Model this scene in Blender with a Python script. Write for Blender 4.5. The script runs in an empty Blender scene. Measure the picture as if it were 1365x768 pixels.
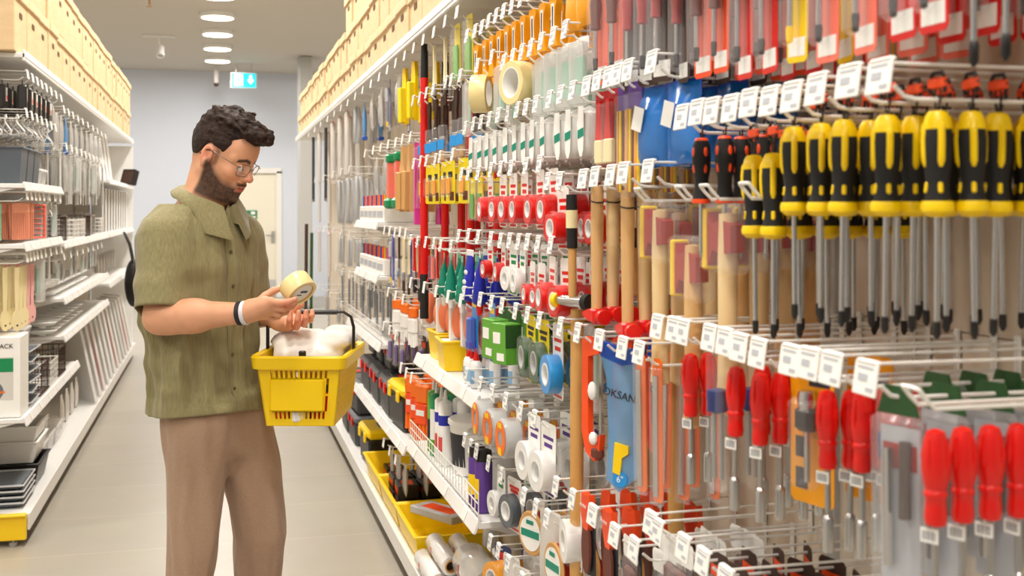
import bpy, math, random
import numpy as np
from math import sin, cos, pi, radians, atan, tan, atan2, sqrt
from mathutils import Vector, Matrix

random.seed(7)
scene = bpy.context.scene
COL = scene.collection

# ------------------------------------------------------------------ camera, world, light
F_PX, HZ, CAM_H = 1500.0, 280.0, 1.48
TH = atan(392.5 / F_PX)                       # the camera looks this far to the right of the aisle
cam_data = bpy.data.cameras.new('camera')
cam = bpy.data.objects.new('camera', cam_data)
COL.objects.link(cam)
cam.location = (0, 0, CAM_H)
cam.rotation_euler = (pi / 2, 0, -TH)
cam_data.sensor_width = 36.0
cam_data.lens = 36.0 * F_PX / 1365.0
cam_data.shift_y = -(384.0 - HZ) / 1365.0
cam_data.clip_start = 0.02
cam_data.clip_end = 100
cam_data.dof.use_dof = True
cam_data.dof.focus_distance = 3.2
cam_data.dof.aperture_fstop = 5.6
scene.camera = cam

scene.view_settings.view_transform = 'Standard'
scene.view_settings.look = 'None'
scene.view_settings.exposure = 0.25
scene.view_settings.gamma = 1.0
scene.view_settings.use_curve_mapping = False
scene.cycles.use_denoising = True
scene.cycles.max_bounces = 8
scene.cycles.diffuse_bounces = 4
scene.cycles.transparent_max_bounces = 24
scene.cycles.caustics_reflective = False
scene.cycles.caustics_refractive = False
scene.cycles.sample_clamp_indirect = 4.0

WORLD_STRENGTH = 0.2
LAMP_W = 24.0
world = bpy.data.worlds.new('ambient_fill')  # even ambient fill added through the open rear; no window is built there
scene.world = world
world.use_nodes = True
bg = world.node_tree.nodes['Background']
bg.inputs[0].default_value = (0.97, 0.98, 1.0, 1)
bg.inputs[1].default_value = WORLD_STRENGTH

CEIL = 3.80
LAMP_COL = (1.0, 0.945, 0.88)
LAMPS_Y = [17.75 - 1.34 * k for k in range(16)]
def area_lamp(x, y, w):
    l = bpy.data.lights.new('lamp_light', 'AREA')
    l.shape = 'DISK'
    l.size = 0.42
    l.energy = w
    l.color = LAMP_COL
    o = bpy.data.objects.new('lamp_light', l)
    COL.objects.link(o)
    o.location = (x, y, CEIL - 0.075)
    return o

# ------------------------------------------------------------------ helpers
def srgb(r, g, b):
    def f(c):
        c /= 255.0
        return c / 12.92 if c <= 0.04045 else ((c + 0.055) / 1.055) ** 2.4
    return (f(r), f(g), f(b), 1.0)

M = {}
def mat(name, rgb, rough=0.5, metal=0.0, alpha=1.0, spec=0.5, emit=None, noise=None, bump=None, coat=0.0, trans=0.0, sheen=0.0):
    """noise=(second rgb, scale xyz, detail, contrast low, high); bump=(scale xyz, strength)"""
    m = bpy.data.materials.new(name)
    m.use_nodes = True
    nt = m.node_tree
    b = nt.nodes['Principled BSDF']
    b.inputs['Base Color'].default_value = srgb(*rgb)
    b.inputs['Roughness'].default_value = rough
    b.inputs['Metallic'].default_value = metal
    b.inputs['Alpha'].default_value = alpha
    b.inputs['Specular IOR Level'].default_value = spec
    b.inputs['Coat Weight'].default_value = coat
    b.inputs['Transmission Weight'].default_value = trans
    b.inputs['Sheen Weight'].default_value = sheen
    if emit:
        b.inputs['Emission Color'].default_value = srgb(*rgb)
        b.inputs['Emission Strength'].default_value = emit
    def coords(scale):
        tc = nt.nodes.new('ShaderNodeTexCoord')
        mp = nt.nodes.new('ShaderNodeMapping')
        mp.inputs['Scale'].default_value = scale
        nt.links.new(tc.outputs['Object'], mp.inputs['Vector'])
        return mp.outputs['Vector']
    if noise:
        rgb2, sc, det, lo, hi = noise
        n = nt.nodes.new('ShaderNodeTexNoise')
        n.inputs['Scale'].default_value = 1.0
        n.inputs['Detail'].default_value = det
        nt.links.new(coords(sc), n.inputs['Vector'])
        r = nt.nodes.new('ShaderNodeValToRGB')
        r.color_ramp.elements[0].position = lo
        r.color_ramp.elements[0].color = srgb(*rgb)
        r.color_ramp.elements[1].position = hi
        r.color_ramp.elements[1].color = srgb(*rgb2)
        nt.links.new(n.outputs['Fac'], r.inputs['Fac'])
        nt.links.new(r.outputs['Color'], b.inputs['Base Color'])
    if bump:
        sc, st = bump
        n = nt.nodes.new('ShaderNodeTexNoise')
        n.inputs['Scale'].default_value = 1.0
        n.inputs['Detail'].default_value = 3.0
        nt.links.new(coords(sc), n.inputs['Vector'])
        bp = nt.nodes.new('ShaderNodeBump')
        bp.inputs['Strength'].default_value = st
        bp.inputs['Distance'].default_value = 0.004
        nt.links.new(n.outputs['Fac'], bp.inputs['Height'])
        nt.links.new(bp.outputs['Normal'], b.inputs['Normal'])
    M[name] = m
    return m

def view_y(px, X):
    """Y at which the sight line through column px meets the plane at X."""
    return X / tan(atan((px - 682.5) / F_PX) + TH)
def at(px, py, X):
    Y = view_y(px, X)
    d = X * sin(TH) + Y * cos(TH)
    return Vector((X, Y, CAM_H - (py - HZ) / F_PX * d))

class MB:
    """collects shapes, then links them as ONE mesh object"""
    def __init__(self):
        self.v, self.f = [], []
    def add(self, vs, fs, mtx=None):
        b = len(self.v)
        if mtx is not None:
            vs = [mtx @ Vector(p) for p in vs]
        self.v += [tuple(p) for p in vs]
        self.f += [tuple(b + i for i in q) for q in fs]
        return self
    def box(self, c, s, bev=0.0, mtx=None, taper=1.0):
        cx, cy, cz = c
        hx, hy, hz = s[0] / 2, s[1] / 2, s[2] / 2
        b = min(bev, hx * .95, hy * .95, hz * .95)
        if b <= 0:
            vs = [(cx + sx * hx * (taper if sz < 0 else 1), cy + sy * hy * (taper if sz < 0 else 1), cz + sz * hz)
                  for sz in (-1, 1) for sx, sy in ((-1, -1), (1, -1), (1, 1), (-1, 1))]
            fs = [(3, 2, 1, 0), (4, 5, 6, 7)] + [(i, (i + 1) % 4, 4 + (i + 1) % 4, 4 + i) for i in range(4)]
            return self.add(vs, fs, mtx)
        vs, fs = [], []
        rings = ((-hz, b), (-hz + b, 0), (hz - b, 0), (hz, b))
        for z, ins in rings:
            t = taper + (1 - taper) * (z + hz) / (2 * hz)
            x, y = (hx - ins) * t, (hy - ins) * t
            k = b if ins == 0 else b * .5
            vs += [(cx + p, cy + q, cz + z) for p, q in ((-x + k, -y), (x - k, -y), (x, -y + k), (x, y - k), (x - k, y), (-x + k, y), (-x, y - k), (-x, -y + k))]
        for r in range(3):
            for i in range(8):
                j = (i + 1) % 8
                fs.append((r * 8 + i, r * 8 + j, r * 8 + 8 + j, r * 8 + 8 + i))
        fs += [tuple(reversed(range(8))), tuple(24 + i for i in range(8))]
        return self.add(vs, fs, mtx)
    def lathe(self, prof, seg=12, mtx=None, closed=True, sx=1.0, sy=1.0, arc=None):
        vs, fs = [], []
        n = len(prof)
        a0, a1 = arc if arc else (0, 2 * pi)
        m = seg if not arc else seg + 1
        for r, z in prof:
            for i in range(m):
                a = a0 + (a1 - a0) * i / seg
                vs.append((r * cos(a) * sx, r * sin(a) * sy, z))
        for k in range(n - 1):
            for i in range(seg):
                j = (i + 1) % m
                fs.append((k * m + i, k * m + j, (k + 1) * m + j, (k + 1) * m + i))
        if closed and not arc:
            if prof[0][0] > 1e-6: fs.append(tuple(reversed(range(m))))
            if prof[-1][0] > 1e-6: fs.append(tuple((n - 1) * m + i for i in range(m)))
        return self.add(vs, fs, mtx)
    def tube(self, pts, r, seg=6, caps=True, closed=False):
        P = [Vector(p) for p in pts]
        n = len(P)
        R = r if isinstance(r, (list, tuple)) else [r] * n
        vs, fs = [], []
        up = None
        for i in range(n):
            if closed: t = (P[(i + 1) % n] - P[i - 1]).normalized()
            else: t = (P[min(i + 1, n - 1)] - P[max(i - 1, 0)]).normalized()
            if up is None:
                up = t.orthogonal().normalized()
            up = (up - t * up.dot(t))
            if up.length < 1e-6: up = t.orthogonal()
            up.normalize()
            s = t.cross(up)
            for k in range(seg):
                a = 2 * pi * k / seg
                vs.append(P[i] + (up * cos(a) + s * sin(a)) * R[i])
        last = n if closed else n - 1
        for i in range(last):
            i2 = (i + 1) % n
            for k in range(seg):
                k2 = (k + 1) % seg
                fs.append((i * seg + k, i * seg + k2, i2 * seg + k2, i2 * seg + k))
        if caps and not closed:
            fs += [tuple(reversed(range(seg))), tuple((n - 1) * seg + k for k in range(seg))]
        return self.add(vs, fs)
    def prism(self, poly, t, axis='x', c=(0, 0, 0), mtx=None):
        """polygon (a,b) extruded by t about the middle: axis x -> (y,z) polygon, y -> (x,z), z -> (x,y)"""
        n = len(poly)
        vs = []
        for s in (-t / 2, t / 2):
            for a, b in poly:
                p = {'x': (s, a, b), 'y': (a, s, b), 'z': (a, b, s)}[axis]
                vs.append((p[0] + c[0], p[1] + c[1], p[2] + c[2]))
        fs = [tuple(reversed(range(n))), tuple(n + i for i in range(n))]
        fs += [(i, (i + 1) % n, n + (i + 1) % n, n + i) for i in range(n)]
        return self.add(vs, fs, mtx)
    def ell(self, c, r, seg=12, rings=8, mtx=None):
        prof = [(sin(pi * k / rings), -cos(pi * k / rings)) for k in range(rings + 1)]
        prof[0] = (1e-4, -1); prof[-1] = (1e-4, 1)
        T = Matrix.Translation(c) @ Matrix.Diagonal((r[0], r[1], r[2], 1))
        return self.lathe(prof, seg, (mtx @ T) if mtx is not None else T)
    def ring(self, r0, r1, w, seg=24, mtx=None):
        """hollow cylinder about z, width w"""
        prof = [(r0, -w / 2), (r1, -w / 2), (r1, w / 2), (r0, w / 2), (r0, -w / 2)]
        return self.lathe(prof, seg, mtx, closed=False)
    def data(self, name, m, smooth=40):
        me = bpy.data.meshes.new(name)
        me.from_pydata(self.v, [], self.f)
        import bmesh
        bm = bmesh.new(); bm.from_mesh(me)
        bmesh.ops.recalc_face_normals(bm, faces=bm.faces)
        bm.to_mesh(me); bm.free()
        if smooth:
            me.polygons.foreach_set('use_smooth', [True] * len(me.polygons))
            me.set_sharp_from_angle(angle=radians(smooth))
        if m: me.materials.append(M[m] if isinstance(m, str) else m)
        return me
    def build(self, name, m, parent=None, smooth=40):
        o = bpy.data.objects.new(name, self.data(name, m, smooth))
        COL.objects.link(o)
        if parent is not None: o.parent = parent
        return o

RX = Matrix.Rotation(pi / 2, 4, 'X')     # z axis -> -y
RY = Matrix.Rotation(pi / 2, 4, 'Y')     # z axis -> x
def T(x, y, z): return Matrix.Translation((x, y, z))
def RZ(a): return Matrix.Rotation(a, 4, 'Z')

def tag(o, label=None, cat=None, group=None, kind=None):
    if label: o['label'] = label
    if cat: o['category'] = cat
    if group: o['group'] = group
    if kind: o['kind'] = kind
    return o
def empty(name, loc=(0, 0, 0), rz=0.0):
    o = bpy.data.objects.new(name, None)
    o.empty_display_size = 0.05
    COL.objects.link(o)
    o.location = loc
    o.rotation_euler = (0, 0, rz)
    return o
def struct(name, mb, m, smooth=40):
    return tag(mb.build(name, m, None, smooth), kind='structure')

class Kind:
    """one kind of thing: its parts' meshes are made once, each copy gets objects of its own.
    parts: (name, MB, material[, sub-parts[, label]])"""
    def __init__(self, name, cat, parts):
        self.name, self.cat = name, cat
        self.single = None
        def mk(p):
            return (p[0], p[1].data(p[0], p[2]), [mk(q) for q in (p[3] if len(p) > 3 else [])], p[4] if len(p) > 4 else None)
        self.parts = [mk(p) for p in parts]
    def place(self, loc, rz, label, group=None, rx=0.0, ry=0.0, s=1.0):
        if len(self.parts) == 1 and not self.parts[0][2]:
            r = bpy.data.objects.new(self.name, self.parts[0][1])
            COL.objects.link(r)
        else:
            r = empty(self.name)
            def rec(ps, par):
                for n, me, subs, lb in ps:
                    o = bpy.data.objects.new(n, me)
                    COL.objects.link(o)
                    o.parent = par
                    if lb: o['label'] = lb
                    rec(subs, o)
            rec(self.parts, r)
        r.location = loc
        r.rotation_euler = (rx, ry, rz)
        r.scale = (s, s, s)
        return tag(r, label, self.cat, group)

ORD = ['first', 'second', 'third', 'fourth', 'fifth', 'sixth', 'seventh', 'eighth', 'ninth', 'tenth', 'eleventh', 'twelfth', 'thirteenth',
       'fourteenth', 'fifteenth', 'sixteenth', 'seventeenth', 'eighteenth', 'nineteenth', 'twentieth'] + ['%dth' % i for i in range(21, 60)]
ORD[20], ORD[21], ORD[22], ORD[30] = '21st', '22nd', '23rd', '31st'
# ------------------------------------------------------------------ materials
mat('ceiling_paint', (206, 199, 189), .9)
mat('wall_paint', (214, 221, 234), .85)
mat('wall_side', (215, 212, 206), .85)
mat('white_metal', (238, 238, 236), .38, spec=.5)
mat('wire_white', (240, 238, 232), .32)
mat('grey_metal', (188, 188, 186), .4)
mat('kick', (92, 84, 74), .7)
mat('yellow_metal', (250, 208, 20), .4)
mat('board', (226, 214, 196), .55, noise=((206, 190, 168), (2.2, 14, 2.2), 4, .35, .72))
mat('door_paint', (238, 232, 214), .5)
mat('door_frame', (240, 238, 232), .5)
mat('steel', (205, 205, 205), .25, metal=1.0)
mat('steel_dull', (178, 178, 176), .42, metal=.9)
mat('black_plastic', (28, 26, 25), .4)
mat('black_rubber', (20, 19, 19), .7)
mat('dark_grey', (66, 67, 70), .5)
mat('grey_plastic', (110, 114, 120), .5)
mat('light_grey', (190, 192, 194), .5)
mat('white_plastic', (244, 244, 242), .35)
mat('paper', (246, 246, 242), .7)
mat('print_grey', (186, 190, 198), .8)
mat('print_dark', (52, 52, 56), .7)
mat('carton', (222, 194, 152), .8, noise=((212, 182, 138), (9, 9, 40), 3, .3, .8))
mat('carton_lid', (230, 204, 164), .8, noise=((220, 192, 150), (9, 9, 40), 3, .3, .8))
mat('carton_hole', (96, 62, 24), .9)
mat('red', (222, 20, 14), .34)
mat('red_tool', (226, 20, 10), .3, coat=.15)
mat('dark_red', (168, 22, 20), .45)
mat('salmon', (250, 124, 104), .45)
mat('orange', (252, 118, 20), .4)
mat('orange_red', (250, 82, 26), .4)
mat('amber', (252, 170, 20), .4)
mat('yellow', (254, 214, 0), .35)
mat('yellow_card', (246, 222, 30), .55)
mat('cream_tape', (240, 222, 160), .3)
mat('cream', (244, 230, 180), .5)
mat('green', (18, 140, 84), .4)
mat('light_green', (98, 170, 58), .45)
mat('teal', (10, 140, 116), .4)
mat('dark_green', (40, 84, 40), .5)
mat('mint', (120, 200, 170), .5)
mat('blue', (26, 84, 190), .35)
mat('royal', (34, 46, 176), .35)
mat('sky', (40, 150, 226), .35)
mat('pale_blue', (146, 190, 226), .35)
mat('purple', (92, 56, 140), .45)
mat('magenta', (206, 40, 140), .45)
mat('brown', (106, 52, 38), .6)
mat('dark_brown', (66, 44, 34), .6)
mat('tan', (210, 160, 96), .6)
mat('pink', (250, 190, 186), .5)
mat('peach', (240, 160, 128), .5)
mat('navy', (42, 54, 110), .4)
mat('slate', (86, 94, 102), .5)
mat('wood', (230, 190, 134), .5, noise=((212, 164, 104), (30, 30, 3), 5, .3, .75))
mat('wood_pale', (240, 214, 166), .5, noise=((226, 190, 134), (30, 30, 3), 5, .3, .75))
mat('wood_gold', (224, 176, 104), .45, noise=((202, 146, 74), (26, 26, 3), 5, .3, .78))
mat('clear', (235, 236, 238), .12, alpha=.14, spec=.7)
mat('clear_thin', (238, 238, 238), .14, alpha=.09, spec=.6)
mat('bag_blue_film', (36, 132, 226), .15, alpha=.72, spec=.7)
mat('clear_blue', (120, 176, 226), .15, alpha=.62, spec=.6)
mat('milky', (238, 238, 236), .2, alpha=.42, spec=.7)
mat('film', (250, 249, 247), .14, alpha=.94, spec=.8, coat=.4)
mat('bag_white', (236, 232, 226), .3, alpha=.8)
mat('basket_yellow', (252, 212, 0), .38)
mat('fleece', (246, 242, 236), .9, sheen=.4, bump=((40, 40, 40), .25))
mat('sponge', (250, 122, 60), .8, bump=((90, 90, 90), .4))
mat('bristle', (196, 150, 88), .8)
mat('lamp_glow', (255, 240, 214), .5, emit=6.0)
mat('sign_teal', (8, 158, 168), .4, emit=1.3)
mat('sign_white', (214, 240, 255), .4, emit=1.6)
mat('green_sign', (40, 130, 90), .5)

def slots_mat():
    m = mat('slots', (60, 60, 62), .6)
    nt = m.node_tree
    tc = nt.nodes.new('ShaderNodeTexCoord')
    w = nt.nodes.new('ShaderNodeTexWave')
    w.bands_direction = 'Z'
    w.inputs['Scale'].default_value = 5.8
    nt.links.new(tc.outputs['Object'], w.inputs['Vector'])
    r = nt.nodes.new('ShaderNodeValToRGB')
    r.color_ramp.interpolation = 'CONSTANT'
    r.color_ramp.elements[0].color = srgb(188, 188, 186)
    r.color_ramp.elements[1].color = srgb(60, 60, 62)
    r.color_ramp.elements[1].position = .45
    nt.links.new(w.outputs['Fac'], r.inputs['Fac'])
    nt.links.new(r.outputs['Color'], nt.nodes['Principled BSDF'].inputs['Base Color'])
slots_mat()

# floor: large pale beige tiles with thin joints, satin
def floor_mat():
    m = mat('floor_tile', (196, 190, 178), .34, spec=.4)
    nt = m.node_tree
    b = nt.nodes['Principled BSDF']
    tc = nt.nodes.new('ShaderNodeTexCoord')
    mp = nt.nodes.new('ShaderNodeMapping')
    mp.inputs['Location'].default_value = (0.047 + .6 - .6, 0.25, 0)
    mp.inputs['Rotation'].default_value = (0, 0, 0)
    nt.links.new(tc.outputs['Object'], mp.inputs['Vector'])
    br = nt.nodes.new('ShaderNodeTexBrick')
    br.offset = 0.0
    br.inputs['Scale'].default_value = 1.0
    br.inputs['Brick Width'].default_value = 1.2
    br.inputs['Row Height'].default_value = 0.6
    br.inputs['Mortar Size'].default_value = 0.0028
    br.inputs['Mortar Smooth'].default_value = .2
    br.inputs['Color1'].default_value = srgb(182, 175, 162)
    br.inputs['Color2'].default_value = srgb(176, 170, 157)
    br.inputs['Mortar'].default_value = srgb(206, 198, 180)
    nt.links.new(mp.outputs['Vector'], br.inputs['Vector'])
    n = nt.nodes.new('ShaderNodeTexNoise')
    n.inputs['Scale'].default_value = 3.0
    n.inputs['Detail'].default_value = 6
    nt.links.new(tc.outputs['Object'], n.inputs['Vector'])
    mx = nt.nodes.new('ShaderNodeMix')
    mx.data_type = 'RGBA'; mx.blend_type = 'MULTIPLY'
    mx.inputs['Factor'].default_value = .25
    nt.links.new(br.outputs['Color'], mx.inputs['A'])
    nt.links.new(n.outputs['Color'], mx.inputs['B'])
    h = nt.nodes.new('ShaderNodeHueSaturation')
    h.inputs['Saturation'].default_value = .35
    nt.links.new(n.outputs['Color'], h.inputs['Color'])
    nt.links.new(h.outputs['Color'], mx.inputs['B'])
    nt.links.new(mx.outputs['Result'], b.inputs['Base Color'])
floor_mat()

# ------------------------------------------------------------------ the room
Y0, Y1, XW = -5.0, 19.5, 5.2
struct('floor', MB().box((0, (Y0 + Y1) / 2, -.05), (2 * XW, Y1 - Y0, .1)), 'floor_tile')
struct('ceiling', MB().box((0, (Y0 + Y1) / 2, CEIL + .05), (2 * XW + .2, Y1 - Y0, .1)), 'ceiling_paint')
wb = MB()
DX0, DX1, DZ = .08, .98, 2.1
wb.box(((-XW + DX0) / 2, Y1 + .06, CEIL / 2), (DX0 + XW, .12, CEIL))
wb.box(((XW + DX1) / 2, Y1 + .06, CEIL / 2), (XW - DX1, .12, CEIL))
wb.box(((DX0 + DX1) / 2, Y1 + .06, (CEIL + DZ) / 2), (DX1 - DX0, .12, CEIL - DZ))
struct('wall_back', wb, 'wall_paint')
struct('wall_left', MB().box((-XW - .05, (Y0 + Y1) / 2, CEIL / 2), (.1, Y1 - Y0, CEIL)), 'wall_side')
struct('wall_right', MB().box((XW + .05, (Y0 + Y1) / 2, CEIL / 2), (.1, Y1 - Y0, CEIL)), 'wall_side')
fr = MB()
fr.box((DX0 - .03, Y1 - .005, 1.07), (.09, .05, 2.14), .004).box((DX1 + .03, Y1 - .005, 1.07), (.09, .05, 2.14), .004)
fr.box(((DX0 + DX1) / 2, Y1 - .005, DZ + .045), (DX1 - DX0 + .15, .05, .09), .004)
struct('trim_1', fr, 'door_frame')
dr = struct('door_1', MB().box(((DX0 + DX1) / 2, Y1 + .04, 1.05), (DX1 - DX0, .05, 2.1), .003), 'door_paint')
hd = MB().box((DX1 - .07, Y1 + .005, 1.02), (.05, .02, .2), .004)
hd.tube([(DX1 - .07, Y1 + .0, 1.05), (DX1 - .07, Y1 - .05, 1.05), (DX1 - .19, Y1 - .055, 1.05)], .011, 8)
hd.build('door_handle', 'steel_dull', dr)
MB().box(((DX0 + DX1) / 2, Y1 + .006, .16), (DX1 - DX0 - .06, .012, .28), .002).build('kick_plate', 'light_grey', dr)
sg = tag(MB().box((.55, Y1 + .008, 1.4), (.2, .012, .15), .002).build('door_sign', 'green_sign'), 'small green safety sign fixed on the cream door', 'sign')
MB().box((.55, Y1 - .001, 1.36), (.15, .006, .03)).box((.58, Y1 - .001, 1.43), (.07, .006, .05)).build('sign_print', 'paper', sg)
struct('baseboard_back', MB().box(((-XW + DX0) / 2 - .04, Y1 - .008, .05), (XW + DX0 - .08, .016, .1)), 'door_frame')
# grey duct column at the far end behind the right-hand shelving
struct('wall_column', MB().box((1.285, 17.4, CEIL / 2), (.19, .5, CEIL - .02), .01), 'grey_metal')

# ceiling lamps: round flat panels in a row over the aisle
lampk = Kind('ceiling_lamp', 'ceiling light', [
    ('housing', MB().lathe([(.20, 0), (.205, -.03), (.20, -.05), (.185, -.055)], 32), 'white_plastic'),
    ('diffuser', MB().lathe([(.183, -.05), (.183, -.056), (.14, -.06), (0.001, -.062)], 32), 'lamp_glow')])
for k, y in enumerate(LAMPS_Y):
    lampk.place((0, y, CEIL), 0, 'round glowing ceiling lamp, %s from the far wall in the row over the aisle' % ORD[k], 'round ceiling lamps')
    area_lamp(0, y, LAMP_W)
for sx in (-1, 1):  # unseen lamps added on both sides as fill light
    for k in range(0, 16, 2):
        lampk.place((sx * 2.9, LAMPS_Y[k] - .3, CEIL), 0, 'round fill lamp added beyond the %s shelving, %s from the far wall' % ('left' if sx < 0 else 'right', ORD[k // 2]), 'round ceiling lamps')
        area_lamp(sx * 2.9, LAMPS_Y[k] - .3, LAMP_W * 1.5)

# exit sign hanging near the far wall
ex = empty('exit_sign', (.40, 18.2, 0)); tag(ex, 'lit teal emergency exit sign with running figure and down arrow near the far wall', 'exit sign')
MB().box((0, .02, 3.52), (.40, .05, .25), .01).build('sign_case', 'white_plastic', ex)
MB().box((0, -.008, 3.52), (.37, .006, .22)).build('sign_face', 'sign_teal', ex)
MB().box((-.08, -.014, 3.52), (.13, .006, .18)).build('door_symbol', 'sign_white', ex)
MB().prism([(.055, .0), (.085, .0), (.085, .07), (.125, .07), (.125, 0), (.155, 0), (.105, -.075)], .006, 'y', (0, -.014, 3.53)).build('arrow_symbol', 'sign_white', ex)
rm = MB().ell((-.075, -.02, 3.57), (.016, .004, .016), 10, 6)
rm.tube([(-.08, -.02, 3.55), (-.088, -.02, 3.51)], .013, 6)
rm.tube([(-.088, -.02, 3.51), (-.065, -.02, 3.485), (-.075, -.02, 3.45)], .008, 6)
rm.tube([(-.088, -.02, 3.51), (-.105, -.02, 3.48), (-.125, -.02, 3.475)], .008, 6)
rm.tube([(-.08, -.02, 3.545), (-.055, -.02, 3.53), (-.045, -.02, 3.545)], .007, 6)
rm.tube([(-.08, -.02, 3.545), (-.11, -.02, 3.54), (-.12, -.02, 3.515)], .007, 6)
rm.build('running_figure', 'sign_teal', ex)
for s in (-.12, .12): MB().tube([(s, .02, 3.64), (s, .02, CEIL)], .004, 6).build('hanging_rod', 'steel_dull', ex)

# spotlight on its ceiling track, sprinkler, wall sensor
p = Vector((-.75, 15.6, CEIL))
sp = empty('ceiling_spotlight', p); tag(sp, 'white spotlight hanging from a short ceiling track beside the lamps', 'spotlight')
MB().box((0, 0, -.015), (.42, .035, .03), .004).build('track', 'white_metal', sp)
MB().tube([(0, 0, -.03), (0, 0, -.16)], .01, 8).build('stem', 'white_metal', sp)
MB().lathe([(.03, -.09), (.045, -.07), (.05, .08), (.042, .08), (.03, -.02)], 16, T(.02, -.02, -.22) @ Matrix.Rotation(2.6, 4, 'X'), closed=False).build('lamp_head', 'white_metal', sp)
sk = empty('sprinkler', (-.72, 12.9, CEIL)); tag(sk, 'small brass fire sprinkler on the ceiling above the left shelving', 'sprinkler')
MB().lathe([(.04, 0), (.035, -.012), (.012, -.014), (.01, -.07), (.004, -.075)], 12).build('sprinkler_body', 'tan', sk)
MB().lathe([(.03, -.095), (.032, -.1), (.002, -.104)], 12).tube([(.012, 0, -.06), (.014, 0, -.1)], .003, 5).build('deflector', 'tan', sk)
dc = empty('dome_camera', (-.02, 18.6, CEIL)); tag(dc, 'small round ceiling camera with dark dome below the last lamp', 'camera')
MB().lathe([(.04, 0), (.04, -.26), (.03, -.28), (.03, -.29)], 16).build('mount', 'wall_side', dc)
MB().ell((0, 0, -.31), (.038, .038, .038), 14, 8).build('dome', 'dark_brown', dc)

# ------------------------------------------------------------------ shelving
XF, XP = .74, 1.06                # right: plane of the hook tips, face of the back panel
YB = [.45, 1.79, 3.12, 4.45, 5.78, 7.11, 8.44, 9.77, 11.1]
def gondola(side, xf, xp, ys, label):
    g = empty('shelving_unit', (xp, ys[0], 0)); tag(g, label, 'shelving')
    L = ys[-1] - ys[0]
    dep = abs(xp - xf)
    s = 1 if side == 'right' else -1
    for a, b in zip(ys[:-1], ys[1:]):
        h0, h1 = .14, 2.16
        pb = MB()
        zz = [h0, .72, 1.30, 1.88, h1]
        for z0, z1 in zip(zz[:-1], zz[1:]):
            pb.box((s * .012, (a + b) / 2 - ys[0], (z0 + z1) / 2), (.02, b - a - .006, z1 - z0 - .003))
        pb.build('back_panel', 'board', g, 0)
    for y in ys:
        u = MB().box((s * .004, y - ys[0], 1.08), (.03, .03, 2.14), .003)
        u.build('upright', 'grey_metal', g)
        MB().box((-s * .0125, y - ys[0], 1.1), (.003, .008, 2.0)).build('slot_strip', 'slots', g)
    dk = MB().box((-s * (dep * .5 + .02), L / 2, .125), (dep + .0, L, .025), .004)
    dk.box((-s * (dep + .02), L / 2, .10), (.012, L, .075), .003)
    dk.build('base_deck', 'white_metal', g)
    MB().box((-s * (dep - .05), L / 2, .035), (.02, L, .066)).build('kick_board', 'kick', g)
    tp = MB().box((-s * (dep * .5 - .0), L / 2, 2.165), (dep + .02, L, .022), .003)
    tp.box((-s * dep, L / 2, 2.165), (.014, L, .05), .004)
    tp.build('top_shelf', 'white_metal', g)
    return g
gr = gondola('right', XF, XP, YB, 'long white shelving run with wood back panel along the right of the aisle')
gl = gondola('left', -.83, -1.25, [5.36, 6.65, 7.95, 9.35, 10.75, 12.0], 'long white shelving run along the left of the aisle')
# yellow end plinth of the left run
yb = MB().box((.20, -.017, .085), (.47, .03, .115), .004).box((.20, -.036, .138), (.47, .02, .012), .003)
yb.build('end_plinth', 'yellow_metal', gl)
MB().lathe([(.018, 0), (.018, .02), (.008, .022), (.008, .05)], 10, T(.38, -.016, 0)).build('levelling_foot', 'steel_dull', gl)
# far end panel of the left run
MB().box((.22, 6.65, 1.08), (.40, .02, 2.10), .003).build('side_panel', 'white_metal', gl)

def shelf(x_panel, x_front, ya, yb_, z, label, lip=.045, rail=False):
    s = 1 if x_front > x_panel else -1
    x_panel += s * .008
    w = abs(x_front - x_panel)
    sh = empty('display_shelf', (x_panel, (ya + yb_) / 2, z)); tag(sh, label, 'shelf', 'metal shelves')
    L = yb_ - ya
    MB().box((s * w / 2, 0, -.012), (w, L, .02), .002).build('shelf_plate', 'white_metal', sh)
    MB().box((0, 0, 0), (.012, L, lip), .003, T(s * (w + .004), 0, -lip * .35) @ Matrix.Rotation(s * radians(-22), 4, 'Y')).build('price_rail', 'white_plastic', sh)
    n = max(2, int(L / .26))
    for k in range(n):
        MB().box((s * .0075, -L / 2 + (k + .5) * L / n, 0), (.001, .055, lip * .75), 0, T(s * (w + .004), 0, -lip * .35) @ Matrix.Rotation(s * radians(-22), 4, 'Y')).build('price_label', 'paper', sh)
    for yy in (-L / 2 + .01, L / 2 - .01):
        MB().prism([(s * -.0, -.02), (s * w * .9, -.025), (s * .0, -.11)], .004, 'y', (0, yy, 0)).build('bracket', 'white_metal', sh)
    if rail:
        r = MB()
        for h in (.02, .05, .08):
            r.tube([(s * w, -L / 2, h), (s * w, L / 2, h)], .002, 5)
        k = int(L / .045)
        for i in range(k + 1):
            r.tube([(s * w, -L / 2 + i * L / k, 0), (s * w, -L / 2 + i * L / k, .08)], .0018, 4)
        r.build('wire_guard', 'wire_white', sh)
    return sh
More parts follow.
